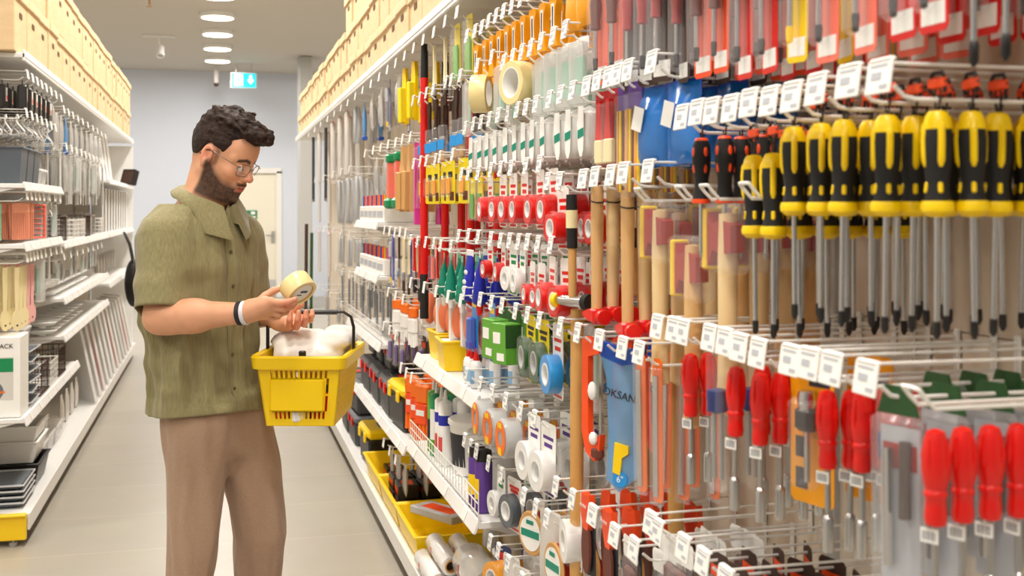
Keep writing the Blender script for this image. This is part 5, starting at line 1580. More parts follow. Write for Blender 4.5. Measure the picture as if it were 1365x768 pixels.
K['bare_hook'].place((.74, 1.075, 1.262), 0, 'white double wire hook bent up at its tip below the red nut drivers', 'bare double hooks')
C.hang(10, 'pack_greenhead', 'clear pouch with green header', n=4, x0=.79, dx=.065, rz=.3, jit=.08, dz=.0)
C.hang(9, 'pack_greenhead', 'clear pouch with green header', n=3, x0=.90, dx=.05, rz=.2, jit=.08, dz=.0)
# D: low near row
D = Row('low dark pack', .945, [868, 884, 912, 938, 968, 1000])
D.fill([0, 1], 'bag_clear', 'clear bag of brown strips', n=3, x0=.78, dx=.07, dz=-.01)
D.fill([2, 3, 4, 5], 'darkpack', 'dark carded item with orange print', n=4, x0=.80, dx=.055, jit=.3)
# D2: orange pads
D2 = Row('orange pad', .877, [742, 764, 791, 820, 846])
D2.hang(0, 'tape_whitebig', 'large white tape roll on card', n=2, x0=.79, dx=.09)
D2.fill([1, 2], 'padset', 'brown pads under orange header', n=5, x0=.775, dx=.046, jit=.2)
D2.hang(3, 'bag_clear', 'clear bag of brown strips', n=3, x0=.77, dx=.08)
D2.hang(4, 'bag_clear', 'clear bag of brown strips', n=2, x0=.80, dx=.10)
# E
E = Row('blue and green pack', 1.240, [619, 641, 656, 670, 688, 704, 720, 748, 771, 800, 831, 853])
E.fill([0, 1], 'bluepack', 'blue carded cutter', n=2, x0=.775, dx=.07)
E.fill([2, 3], 'greenbox', 'light green carded box', n=2, x0=.775, dx=.10, rz=.15)
E.fill([4, 5], 'tape_dark', 'dark green reel on striped card', n=3, x0=.78, dx=.075, rz=.05)
E.fill([6], 'tape_cyan', 'bright blue tape roll on card', n=3, x0=.785, dx=.07, rz=.08)
E.fill([7], 'clearpack', 'clear pack with white header', n=3, x0=.83, dx=.08)
E.fill([8], 'saw_orange', 'orange mini hacksaw', n=3, x0=.775, dx=.07, rz=.30)
E.fill([9], 'sawbag', 'folding saw in pale blue sleeve', n=2, x0=.79, dx=.10, rz=.75, jit=.05)
E.fill([10, 11], 'blade_strip', 'orange saw blade pack', n=3, x0=.775, dx=.055, rz=.4)
# F
F = Row('tape reel', .995, [622, 641, 657, 675, 695, 713])
F.fill([1, 2, 3], 'tape_clearreel', 'clear reel with orange disc label', n=3, x0=.775, dx=.075, rz=.03, jit=.05, s=.95, dz=-.014)
F.fill([4, 5], 'tape_whitebig', 'large white tape roll on purple card', n=3, x0=.775, dx=.085, rz=.05, dz=.0)
# G
G = Row('white tape', .787, [620, 628, 636, 652, 669, 699, 715, 730])
G.hang(7, 'tape_disc', 'flat red reel with green label', n=3, x0=.785, dx=.08, rz=.2, dz=-.02)
G.fill([3], 'tape_white', 'white tape roll on green card', n=3, x0=.775, dx=.08, rz=.2, s=1.1)
G.fill([4], 'tape_grey', 'grey tape roll on card', n=3, x0=.775, dx=.07, rz=.2)
G.fill([5], 'tape_disc', 'flat red reel with green label', n=3, x0=.785, dx=.075, rz=.35)
G.fill([6], 'bag_white', 'white paper bag', n=4, x0=.775, dx=.06, rz=.2)
# H
Hh = Row('bottom white pack', .570, [654, 665, 678, 696])
Hh.fill([0], 'tape_orange', 'orange tape roll on dark blue card', n=3, x0=.775, dx=.08, rz=.25)
Hh.fill([1, 2], 'bag_white', 'white paper bag', n=4, x0=.775, dx=.06, rz=.3)
Hh.fill([3], 'bag_white', 'white paper bag', n=3, x0=.78, dx=.07)
# I
I = Row('red tape', 1.610, [616, 625, 638, 655, 668, 682, 702, 720])
I.fill([0, 1], 'limecard', 'lime yellow carded blade', n=3, x0=.775, dx=.06, rz=.2)
I.fill([2, 3, 4, 5, 6, 7], 'tape_red', 'red tape roll on white card', n=3, x0=.775, dx=.075, rz=.03, jit=.08)
I2 = Row('hammer handle', 1.567, [731, 747, 778, 794, 815, 832, 865])
I2.fill([0], 'tape_red', 'red tape roll on white card', n=3, x0=.775, dx=.08, rz=.05)
I2.hang(1, 'axe_black', 'black handled steel headed hammer', n=2, x0=.765, dx=.16, jit=.05, rz=.35, dz=-.01)
I2.hang(1, 'tape_red', 'red tape roll on white card', n=1, x0=.84, dx=.08)
for q_, (kk, dd) in enumerate((('hammer', 'brown wood'), ('hammer_p', 'pale wood'), ('hammer_p', 'pale wood'), ('hammer_l', 'golden wood'), ('hammer', 'brown wood'))):
    I2.hang(2, kk, dd + ' hammer handle with red head', n=1, x0=.770 + .034 * q_, jit=.15)
    I2.hang(4, kk, dd + ' hammer handle with red head', n=1, x0=.772 + .036 * q_, jit=.15, dz=-.012)
# hatchets in clear sleeves behind the screwdrivers
hat = 0
for x, y_, z_ in ((.79, 1.939, 1.485), (.84, 1.969, 1.48), (.79, 1.79, 1.425), (.89, 1.935, 1.488), (.79, 1.655, 1.48), (.88, 1.79, 1.487), (.84, 1.645, 1.482), (.89, 1.654, 1.487), (.94, 1.661, 1.482)):
    K['hatchet' if hat % 3 != 2 else 'hatchet_g'].place((x, y_, z_), pi / 2 + rnd.uniform(-.05, .05), 'sleeved hatchet with red head and %s wood handle, %s from left behind the screwdrivers' % ('pale' if hat % 3 != 2 else 'brown', ORD[hat]), 'hatchets')
    hat += 1
for k in range(4):
    K['bare_hook'].place((.742, (1.93, 1.74, 1.64, 1.50)[k] - .015, 1.497), 0, 'bare white hook carrying sleeved hatchets, %s from left' % ORD[k], 'bare double hooks')
# J
J = Row('small red tape', 1.420, [612, 625, 638, 655, 668, 680, 692, 704, 718, 735])
J.fill([0, 1], 'tube_blue', 'blue glue tube with red cap', n=4, x0=.775, dx=.055, jit=.25, dz=-.03)
J.fill([2, 3], 'tape_red_s', 'small red tape roll on white card', n=3, x0=.775, dx=.06, rz=.05)
J.fill([4, 5], 'tape_white', 'white tape roll on green card', n=3, x0=.775, dx=.06, rz=.05)
J.fill([6, 7], 'tape_red_s', 'small red tape roll on white card', n=3, x0=.775, dx=.06, rz=.05, dz=-.04)
J.fill([8, 9], 'tape_red', 'red tape roll on white card', n=3, x0=.775, dx=.07, rz=.06, dz=-.02)
# K
Kk = Row('teal tube', 1.380, [548, 557, 568, 579, 588, 602])
Kk.fill([0, 1], 'brush_red', 'red handled paint brush', n=3, x0=.775, dx=.07)
Kk.fill([2], 'tube_pink', 'pink carded glue stick', n=3, x0=.775, dx=.07)
Kk.fill([3, 4, 5], 'tube_teal', 'teal glue tube with white cap', n=4, x0=.775, dx=.055, jit=.25, dz=-.015)
# L
L = Row('yellow card', 1.680, [552, 561, 569, 581, 587, 604])
L.fill(range(6), 'yellowcard', 'yellow carded item in blister', n=3, x0=.775, dx=.07, rz=.3)
# M
Mm = Row('brush and tape', 1.925, [551, 560, 569, 578, 595, 602, 614, 637, 656])
Mm.fill([0, 1, 2, 3, 4, 5], 'brush_black', 'dark handled paint brush in sleeve', n=3, x0=.775, dx=.065, rz=.4)
Mm.fill([6], 'clearpack', 'clear pack with white header', n=3, x0=.775, dx=.08)
Mm.fill([7], 'tape_bare', 'large cream masking tape roll', n=2, x0=.775, dx=.14, rz=-.45, dz=-.02)
Mm.fill([8], 'clearpack', 'clear pack with white header', n=2, x0=.775, dx=.10, s=.9)
M2 = Row('masking tape', 1.895, [672, 684, 696, 708, 722, 738, 754])
M2.fill([0], 'clearpack', 'clear pack with white header', n=2, x0=.775, dx=.10, s=.9)
M2.fill([1], 'tape_bare', 'large cream masking tape roll', n=2, x0=.775, dx=.14, rz=.22, dz=-.005)
M2.fill([2], 'clearpack', 'clear pack with white header', n=2, x0=.80, dx=.12, rz=.1, s=.9)
M2.fill([3, 4, 5, 6], 'clearpack', 'clear pack with white header', n=3, x0=.78, dx=.085, rz=.2, s=.85)
# N
N = Row('roller sleeve', 1.755, [621, 632, 642, 653, 665, 678, 690, 702, 715, 733, 748, 764])
N.fill(range(12), 'sleeve', 'white paint roller in printed wrap', n=4, x0=.775, dx=.062, rz=.35, jit=.08)
N2 = Row('pencil and blue bag', 1.757, [783, 797, 812, 824, 838, 870])
N2.fill([0, 1], 'pack_redbrush', 'red carded small brush', n=3, x0=.775, dx=.07, rz=.3)
N2.fill([2, 3], 'pack_pencil', 'pouch of yellow pencils', n=3, x0=.775, dx=.07, rz=.3)
N2.fill([4], 'bag_blue', 'bright blue crinkled bag', n=3, x0=.79, dx=.095, rz=.15, s=.9, dz=-.014)
N2.fill([5], 'bag_blue', 'bright blue crinkled bag', n=3, x0=.80, dx=.095, rz=.15, s=.9, dz=-.014)
# O
O = Row('amber trowel', 2.030, [623, 634, 643, 652, 662, 672, 683, 695, 708, 722])
O.fill(range(10), 'scraper', 'amber plastic trowel with white sticker', n=4, x0=.775, dx=.05, rz=.3, jit=.1, s=.56, dz=-.008)
O2 = Row('orange bag', 2.045, [742, 758, 778, 798, 818, 838, 858])
O2.fill([0, 1], 'bag_orange', 'bright orange bag', n=3, x0=.785, dx=.085, rz=.2, s=.62, dz=-.012)
O2.fill([2, 3], 'pack_orange', 'orange carded tool', n=3, x0=.78, dx=.07, rz=.2, dz=-.04, s=1.1)
O2.fill([4, 5, 6], 'pack_brown', 'brown carded tool', n=3, x0=.78, dx=.07, rz=.2, dz=-.07, s=1.1)
# P: hooks right under the top shelf, beyond the trowels
P_ = Row('under shelf', 2.130, [412, 420, 428, 437, 446, 455, 464, 474, 484, 495, 506, 517, 528, 540, 552, 565, 579, 594, 610], True)
fk = [('whitelong', 'white wrapped rod pack', .30), ('hosecoil', 'coiled grey hose in clear wrap', 0), ('bag_grey', 'clear bag of grey fittings', 0)]
P_.fill([0, 2], 'darkpole', 'dark grey rod', n=2, x0=.775, dx=.12)
P_.fill([1, 3, 4, 5], 'whitelong', 'white wrapped rod pack', n=3, x0=.775, dx=.07)
P_.fill([6], 'hosecoil', 'coiled grey hose in clear wrap', n=2, x0=.79, dx=.10)
P_.fill([7], 'bag_lightblue', 'light blue clear bag', n=2, x0=.79, dx=.09, dz=-.02)
P_.fill([8, 9], 'bag_grey', 'clear bag of grey fittings', n=2, x0=.79, dx=.09)
P_.fill([10], 'pack_blue', 'blue carded tool', n=2, x0=.79, dx=.09)
P_.fill([11], 'bag_grey', 'clear bag of grey fittings', n=2, x0=.79, dx=.09)
P_.fill([12, 13], 'combs', 'yellow long brush', n=2, x0=.78, dx=.09, rz=.3)
P_.fill([14], 'pack_brown', 'brown carded tool', n=2, x0=.79, dx=.09)
P_.fill([15, 16], 'brush_tan', 'cream handled paint brush', n=3, x0=.78, dx=.06)
P_.fill([17, 18], 'limecard', 'lime yellow carded blade', n=3, x0=.78, dx=.06, s=1.5)
# telescopic poles hanging at the bay joint
for k, (x, y) in enumerate(((.765, 4.25), (.84, 4.22), (.90, 4.20), (.96, 4.2), (.90, 4.05), (.97, 4.02), (.87, 3.9), (.95, 3.85), (.92, 3.7))):
    K['pole'].place((x, y, 2.105 - (.0 if k < 1 else .07)), 0, 'red telescopic pole with black ends, %s from left between brushes and yellow cards' % ORD[k], 'telescopic poles')
# --- far bays, middle heights
R1 = Row('wooden brush', 1.790, [487, 498, 508, 518, 528, 537, 546], True)
R1.fill([0, 1], 'bag_grey', 'clear bag of grey fittings', n=2, x0=.80, dx=.09)
R1.fill([2, 3], 'handle_green', 'salmon planting tool with green collar', n=2, x0=.785, dx=.11, s=1.4, dz=-.034)
R1.fill([4, 5], 'woodbrush', 'wooden scrubbing brush', n=3, x0=.775, dx=.07, rz=.2, s=1.25)
R1.fill([6], 'purplepack', 'magenta mop refill', n=2, x0=.775, dx=.09, s=1.3)
R2 = Row('hose coil', 1.735, [420, 432, 444, 455, 466], True)
R2.fill([0, 1], 'whitelong', 'white wrapped rod pack', n=2, x0=.775, dx=.08, s=.78)
R2.fill([2, 3, 4], 'hosecoil', 'coiled grey hose in clear wrap', n=2, x0=.79, dx=.12, s=1.3, dz=-.014)
R3 = Row('far paint brush', 1.405, [513, 520, 527, 534, 541], True)
R3.hang(0, 'pack_blue', 'blue carded tool', n=2, x0=.78, dx=.08)
R3.hang(1, 'brush_black', 'dark handled paint brush in sleeve', n=2, x0=.78, dx=.08)
R3.fill([2, 3], 'brush_tan', 'cream handled paint brush', n=3, x0=.775, dx=.06)
R3.hang(4, 'brush_red', 'red handled paint brush', n=3, x0=.775, dx=.06)
R4 = Row('far hose', 1.360, [420, 432, 444, 455, 466], True)
R4.fill([0, 1], 'whitelong', 'white wrapped rod pack', n=2, x0=.775, dx=.08, s=.8)
R4.fill([2, 3, 4], 'hosecoil', 'coiled grey hose in clear wrap', n=2, x0=.79, dx=.10, s=.8, dz=-.012)
R5 = Row('steel rod', 1.125, [448, 457, 466, 474, 483, 492, 500], True)
R5.fill(range(7), 'rodpack', 'pack of steel rods', n=3, x0=.78, dx=.07, s=.92, dz=-.008)
R6 = Row('work glove', 1.130, [518, 528, 538], True)
R6.fill([0, 1, 2], 'gloves', 'white work gloves with orange cuffs', n=2, x0=.78, dx=.09, rz=.4)
R7 = Row('orange sponge', 1.215, [548, 566, 582, 598, 615], True)
R7.fill(range(5), 'bag_sponge', 'orange sponge in clear wrap', n=2, x0=.81, dx=.12, rz=.2, s=.92, dz=-.012)
R8 = Row('dark blister', .965, [512, 520, 528], True)
R8.fill(range(3), 'darkpack', 'dark carded item with orange print', n=3, x0=.78, dx=.08, s=1.2)
R9 = Row('orange glove', .840, [535, 542, 549], True)
R9.fill(range(3), 'orange_glove', 'bright orange work gloves', n=3, x0=.785, dx=.08, rz=.5, s=1.12)
# far, low: small rolls
R10 = Row('far low pack', .920, [425, 440, 455], True)
R10.fill(range(3), 'bag_grey', 'clear bag of grey fittings', n=2, x0=.80, dx=.09)
R11 = Row('near floor pack', .43, [512, 520, 528], True)
R11.fill(range(3), 'bag_grey', 'clear bag of grey fittings', n=2, x0=.78, dx=.09, s=.7)
# dark rods standing at the far end, brooms
tag(MB().tube([(.79, 10.6, .14), (.80, 10.6, 1.35)], .016, 10).build('brown_pole', 'dark_brown'), 'dark brown pole standing at the far end of the right shelving', 'pole')
tag(MB().tube([(.79, 10.0, .14), (.80, 10.0, 1.28)], .014, 10).build('green_pole', 'dark_green'), 'dark green pole standing beside the brown pole', 'pole')

# --- shelves and what stands on them
shelf(XP - .01, XF, 3.22, 4.26, .930, 'white metal shelf carrying yellow bins and red capped glue bottles')
shelf(XP - .01, XF - .02, 3.13, 4.30, .590, 'white metal shelf with wire guard carrying cartridges and buckets', rail=True)
shelf(XP - .01, XF, 4.52, 6.25, .520, 'white metal shelf carrying dark tool boxes')
shelf(XP - .01, XF, 5.25, 6.6, .850, 'white metal shelf below the steel rods', rail=True)
shelf(XP - .01, XF, 5.35, 6.2, 1.420, 'upper white shelf under the marker displays')
shelf(XP - .01, XF, 5.35, 6.2, 1.165, 'lower white shelf under the marker displays')
for lv, z in (('upper', 1.420), ('lower', 1.165)):
    for k in range(5):
        K['markers'].place((.84, 5.44 + .165 * k, z), .1, 'display of coloured markers, %s from right on the %s marker shelf' % (ORD[k], lv), 'marker displays')
for k, (x, y) in enumerate(((.83, 4.10), (.805, 3.84))):
    K['bin_yellow'].place((x, y, .930), rnd.uniform(-.06, .06), 'yellow open storage bin, %s from left on the bottle shelf' % ORD[k], 'yellow storage bins')
K['can_black'].place((.82, 3.62, .930), 0, 'black spray can between yellow bins and red capped bottles', 'cans')
for k in range(9):
    K['bottle_redcap'].place((.775 + .055 * (k % 3), 3.50 - .05 * (k // 3) - .02 * (k % 3), .930), 0, 'white glue bottle with red nozzle, %s from left beside the yellow bins' % ORD[k], 'red capped glue bottles', s=.9)
for k, (kk, d_, x, y) in enumerate((('can_green', 'green spray can', .83, 4.22), ('cartridge_k', 'light green and black cartridge', .775, 4.10), ('cartridge_k', 'light green and black cartridge', .83, 4.08), ('cartridge_g', 'green and white cartridge', .77, 4.02), ('cartridge_g', 'green and white cartridge', .83, 4.00),
      ('cartridge_w', 'white cartridge with blue band', .77, 3.93), ('cartridge_w', 'white cartridge with blue band', .83, 3.91), ('cartridge_w', 'white cartridge with blue band', .77, 3.86), ('cartridge_w', 'white cartridge with blue band', .83, 3.84))):
    K[kk].place((x, y, .590), rnd.uniform(-.3, .3), '%s, %s from left on the guarded shelf' % (d_, ORD[k]), 'cartridges on the guarded shelf')
for k, (x, y) in enumerate(((.855, 3.73), (.87, 3.50))):
    K['bucket'].place((x, y, .590), rnd.uniform(-.3, .3), 'white lidded bucket with dark label, %s from left on the guarded shelf' % ORD[k], 'buckets')
for k, (x, y) in enumerate(((.755, 3.30), (.76, 3.235))):
    K['can_purple'].place((x, y, .590), rnd.uniform(-.3, .3), 'purple spray can with yellow label, %s from left on the guarded shelf' % ORD[k], 'purple cans')
tg = 0
for z in (.520, .705):
    for y in ((6.03, 5.67, 5.31) if z < .6 else (6.10, 5.80, 5.50)):
        K['toolbox_grey'].place((.87, y, z), rnd.uniform(-.02, .02), 'dark grey red latched tool box, %s from left on tool box shelf, %s layer' % (ORD[tg % 3], 'lower' if z < .6 else 'upper'), 'grey tool boxes', s=1.0 if z < .6 else .62)
        tg += 1
K['toolbox_yellow'].place((.87, 4.95, .520), .05, 'black tool box with yellow lid on the tool box shelf', 'yellow lidded tool boxes')
# base deck
for k, (kk, x, y, z, d_) in enumerate((('toolbox_grey', .86, 6.95, .14, 'dark grey tool box with red latches, bottom of the far stack'), ('toolbox_grey', .86, 6.55, .14, 'dark grey tool box with red latches, bottom of the near stack'), ('toolbox_grey', .86, 6.95, .32, 'dark grey tool box with red latches, top of the far stack'), ('toolbox_grey', .865, 6.54, .32, 'dark grey tool box with red latches, top of the near stack'), ('toolbox_yellow', .86, 5.98, .14, 'black tool box with yellow lid on the base deck'))):
    K[kk].place((x, y, z), rnd.uniform(-.04, .04), d_, 'tool boxes on the base deck')
for k, y in enumerate((5.48, 4.96, 4.44)):
    K['crate_yellow'].place((.875, y, .14), 0, 'yellow open crate on the base deck, %s from left' % ORD[k], 'yellow crates')
bi = 0
for y in (5.04, 4.88):
    for x in (.80, .90):
        for z in (.148, .210):
            K['battery_box'].place((x, y, z + .02), rnd.uniform(-.1, .1), 'small black box with orange top in the yellow crate, %s counted upward from far' % ORD[bi], 'small black boxes')
            bi += 1
K['flatbox'].place((.86, 4.40, .262), .5, 'flat grey carton leaning over the rim between yellow crates', 'flat cartons')
for k, y in enumerate((5.56, 5.48, 5.40)):
    K['battery_box'].place((.85 + .01 * k, y - .06 * k, .15), rnd.uniform(-.3, .3), 'small black box in the far yellow crate, %s from left' % ORD[k], 'small black boxes')
rolls = [('film_s', .745, 4.17, .176), ('film_s', .82, 4.16, .176), ('film_s', .90, 4.17, .176), ('film_s', .78, 4.12, .246), ('film_s', .862, 4.10, .246), ('film_s', .752, 3.84, .176), ('film_s', .826, 3.83, .176), ('film_m', .915, 3.84, .188), ('film_l', .835, 3.76, .281), ('film_m', .755, 3.49, .188), ('film_l', .868, 3.48, .204), ('film_m', .80, 3.40, .292), ('film_l', .962, 3.12, .204), ('film_m', .76, 3.12, .188), ('film_l', .85, 3.10, .262)]
for k, (kk, x, y, z) in enumerate(rolls):
    K[kk].place((x, y, z), rnd.uniform(-.015, .015), 'clear film roll with red print in the heap on the base deck, %s from far' % ORD[k], 'film rolls')
up = K['film_s'].place((.96, 3.98, .262), 0, 'clear film roll standing upright behind the film heap', 'film rolls', s=.88)
up.rotation_euler = (-pi / 2 + .15, 0, 0)
for k, (x, y) in enumerate(((.78, 2.415), (.93, 2.36), (.865, 2.05), (.90, 2.72))):
    tag(MB().tube([(x, y, .14), (x + .002, y, .7), (x + .004, y, (1.257, 1.22, 1.27, 1.2)[k])], .0155, 14).build('broom_handle', 'wood_gold'), 'long wooden broom handle standing on the base deck, %s from left' % ('second', 'third', 'fourth', 'first')[k], 'broom handle', 'broom handles')
# low gap fillers that show between the hooks: packs on the deck further right
for k in range(5):
    K['bag_white'].place((.80 + .02 * (k % 2), 2.62 - .14 * k, .33), .3 + rnd.uniform(-.3, .3), 'white paper bag leaning on the base deck under the reels, %s from left' % ORD[k], 'white paper bags')

# --- cartons along the top shelf
ct = 0
YC = 3.15
k = 0
while YC < 11.0:
    tall = YC < 6.75
    for tier in range(3 if tall else 2):
        z = 2.177 + tier * .196
        if YC < 3.7 and tier > 0: continue
        K['carton_r'].place((.91 + rnd.uniform(-.008, .008), YC + .145, z), rnd.uniform(-.012, .012), 'brown carton with lid on the right top shelf, %s from near end, %s tier' % (ORD[k], ('bottom', 'middle', 'top')[tier]), 'cartons on the right top shelf')
    YC += .291; k += 1
# ------------------------------------------------------------------ the left-hand run
XL, XLP = -.83, -1.25
def vl(px): return view_y(px, XL)
def Zl(py, y, X=XL): return CAM_H - (py - HZ) / F_PX * (X * sin(TH) + y * cos(TH))
YC = 5.30; k = 0
while YC < 11.7:
    for tier in range(2):
        K['carton_l'].place((-1.045 + rnd.uniform(-.008, .008), YC + .158, 2.177 + tier * .281), pi + rnd.uniform(-.012, .012), 'brown carton with lid on the left top shelf, %s from near end, %s tier' % (ORD[k], ('bottom', 'top')[tier]), 'cartons on the left top shelf')
    YC += .319; k += 1
class LRow(Row):
    def __init__(self, name, Zt, ys):
        self.name, self.Z = name, Zt - .0425
        self.Y = [y + .18 if y < 6.45 else y for y in ys]; self.count = {}
        for i, y in enumerate(self.Y):
            K['hook_l'].place((XL, y, Zt), pi, 'white wire hook, %s from near end, %s row on the left' % (ORD[i], name), 'display hooks of the %s row' % name)
    def hang(self, i, key, desc, n=3, x0=.04, dx=.06, jit=.12, rz=0.0, dz=0.0, s=1.0):
        for k in range(n):
            q = self.count.get((desc, i), 0); self.count[(desc, i)] = q + 1
            K[key].place((XL - x0 - dx * k, self.Y[i] + rnd.uniform(-.005, .005), self.Z + dz), pi + rz + rnd.uniform(-jit, jit),
                lab16('%s, %s on %s hook, %s row' % (desc, 'frontmost' if q == 0 else '%s back' % ORD[q], ORD[i], self.name)), '%s, %s row' % (desc, self.name), s=s)
kind('black_scrub', 'black_scrubber', 'scrubber', [('block', MB().box((-.02, 0, -.07), (.04, .07, .11), .008), 'black_plastic'), ('sticker', MB().box((-.041, 0, -.06), (.001, .022, .06)), 'paper', [('sticker_print', MB().box((-.0418, 0, -.075), (.0006, .018, .02)), 'salmon')]), ('hang_loop', MB().tube([(-.02, -.012, -.016), (-.02, -.01, .006), (-.02, .01, .006), (-.02, .012, -.016)], .002, 5), 'black_plastic')])
kind('wire_hanger', 'white_hanger', 'hanger', [('hanger_wire', MB().tube([(-.004, .013, -.006), (-.004, .013, .005), (-.004, .005, .013), (-.004, -.007, .012), (-.004, -.013, -.001), (-.004, -.008, -.015), (-.004, 0, -.022), (-.004, .09, -.065), (-.004, .085, -.075), (-.004, -.085, -.075), (-.004, -.09, -.065), (-.004, 0, -.02)], .0035, 6), 'white_plastic')])
def grid_basket(w, l, h, m, st=.028):
    mb = MB()
    r = .0017
    for z in np.arange(0, h + .001, st):
        mb.tube([(-w / 2, -l / 2, z), (w / 2, -l / 2, z), (w / 2, l / 2, z), (-w / 2, l / 2, z)], r if 0 < z < h - st else r * 1.7, 4, closed=True)
    for x in np.arange(-w / 2, w / 2 + .001, st):
        mb.tube([(x, -l / 2, h), (x, -l / 2, 0), (x, l / 2, 0), (x, l / 2, h)], r, 4)
    for y in np.arange(-l / 2 + st, l / 2, st):
        mb.tube([(-w / 2, y, h), (-w / 2, y, 0), (w / 2, y, 0), (w / 2, y, h)], r, 4)
    return mb
kind('gridbasket_d', 'wire_basket', 'basket', [('wire_grid', grid_basket(.26, .30, .14, None), 'dark_brown')])
kind('gridbasket_w', 'wire_basket', 'basket', [('wire_grid', grid_basket(.26, .30, .12, None), 'wire_white')])
kind('gridbasket_s', 'wire_basket', 'basket', [('wire_grid', grid_basket(.20, .26, .16, None, .034), 'steel_dull')])
kind('grid_panel', 'wire_rack', 'rack', [('wire_grid', MB().tube([(-.01, -.09, 0), (-.01, .09, 0), (-.01, .09, -.26), (-.01, -.09, -.26)], .003, 5, closed=True), 'wire_white', []), ('cross_wire', (lambda mb: [mb.tube([(-.01, -.09 + .02 * i, 0), (-.01, -.09 + .02 * i, -.26)], .0016, 4) for i in range(1, 9)] and [mb.tube([(-.01, -.09, -.03 * i), (-.01, .09, -.03 * i)], .0016, 4) for i in range(1, 9)] and mb)(MB()), 'steel_dull')])
def combk(m):
    mb = MB().box((-.012, 0, -.02), (.018, .085, .05), .006)
    for i in range(9): mb.box((-.012, -.038 + .0095 * i, -.10), (.014, .006, .13), .002)
    return [('brush_block', MB().prism([(-.045, .0), (.045, .0), (.05, -.03), (.04, -.16), (-.04, -.16), (-.05, -.03)], .014, 'x', (.004, 0, 0)), m), ('bristle_rows', mb, m)]
kind('comb_peach', 'dish_brush', 'brush', combk('peach'))
kind('comb_mint', 'dish_brush', 'brush', combk('mint'))
def frame_poly(w, h, t, r=.012):
    mb = MB()
    mb.box((0, -w / 2 + r / 2, -h / 2), (t, r, h), .003).box((0, w / 2 - r / 2, -h / 2), (t, r, h), .003).box((0, 0, -r / 2), (t, w, r), .003).box((0, 0, -h + r / 2), (t, w, r), .003)
    for i in range(1, 7): mb.box((0, 0, -h * i / 7), (t * .7, w, .005), .001)
    return mb
kind('coral_rack', 'coral_drying_rack', 'rack', [('rack_frame', frame_poly(.15, .21, .022), 'salmon'), ('insert', MB().box((.014, 0, -.10), (.006, .11, .17), .002), 'light_grey')])
def spoon(m):
    hd_ = MB().prism([(.020 * sin(a) * (1.0), -.235 + .045 * cos(a)) for a in np.linspace(0, 2 * pi, 17)[:-1]], .008, 'x')
    hd_.prism([(-.010, .0), (.010, .0), (.009, -.10), (.007, -.20), (-.007, -.20), (-.009, -.10)], .007, 'x')
    return [('spoon', hd_, m), ('hang_hole', MB().lathe([(.0005, -.0042), (.005, -.0042), (.005, .0042), (.0005, .0042)], 12, T(0, 0, -.255) @ RY), 'dark_grey')]
kind('spoon_y', 'silicone_spatula', 'spatula', spoon('cream'))
kind('spoon_p', 'silicone_spatula', 'spatula', spoon('pink'))
kind('ladle_w', 'white_ladle', 'ladle', [('handle', MB().prism([(-.008, .01), (.008, .01), (.012, -.12), (-.012, -.12)], .008, 'x'), 'white_plastic'), ('bowl', MB().lathe([(.01, -.165), (.045, -.155), (.056, -.125), (.052, -.125), (.04, -.15), (.001, -.158)], 18, None, False), 'white_plastic')])
kind('plate_stack', 'white_soap_dish', 'dish', [('dish', MB().lathe([(.02, 0), (.06, .004), (.085, .022), (.082, .025), (.055, .010), (.001, .008)], 22), 'white_plastic'), ('foot', MB().lathe([(.022, -.012), (.024, .002)], 16, closed=False), 'white_plastic')])
kind('tray_grey', 'baking_tray', 'tray', [('tray', MB().box((0, 0, .010), (.22, .26, .018), .006, None, .9), 'slate'), ('tray_rim', MB().tube([(-.115, -.135, .02), (.115, -.135, .02), (.115, .135, .02), (-.115, .135, .02)], .004, 6, closed=True), 'light_grey')])
kind('flat_panel', 'flat_packed_board', 'board', [('board', MB().box((0, 0, .22), (.016, .30, .44), .002), 'white_plastic'), ('sleeve_print', MB().box((.0086, .03, .16), (.001, .12, .14)), 'light_grey')])
kind('flat_panel_red', 'flat_packed_board', 'board', [('board', MB().box((0, 0, .22), (.016, .30, .44), .002), 'white_plastic'), ('sleeve_print', MB().box((.0086, .02, .15), (.001, .16, .28)), 'red')])
kind('frame_white', 'picture_frame', 'frame', [('frame', MB().box((0, -.12, .2), (.02, .03, .4), .003).box((0, .12, .2), (.02, .03, .4), .003).box((0, 0, .015), (.02, .24, .03), .003).box((0, 0, .385), (.02, .24, .03), .003), 'white_plastic'), ('picture', MB().box((0, 0, .2), (.008, .22, .36)), 'paper')])
kind('frame_black', 'picture_frame', 'frame', [('frame', MB().box((0, -.10, .15), (.02, .025, .3), .003).box((0, .10, .15), (.02, .025, .3), .003).box((0, 0, .012), (.02, .2, .025), .003).box((0, 0, .288), (.02, .2, .025), .003), 'black_plastic'), ('picture', MB().box((0, 0, .15), (.008, .18, .26)), 'dark_brown')])

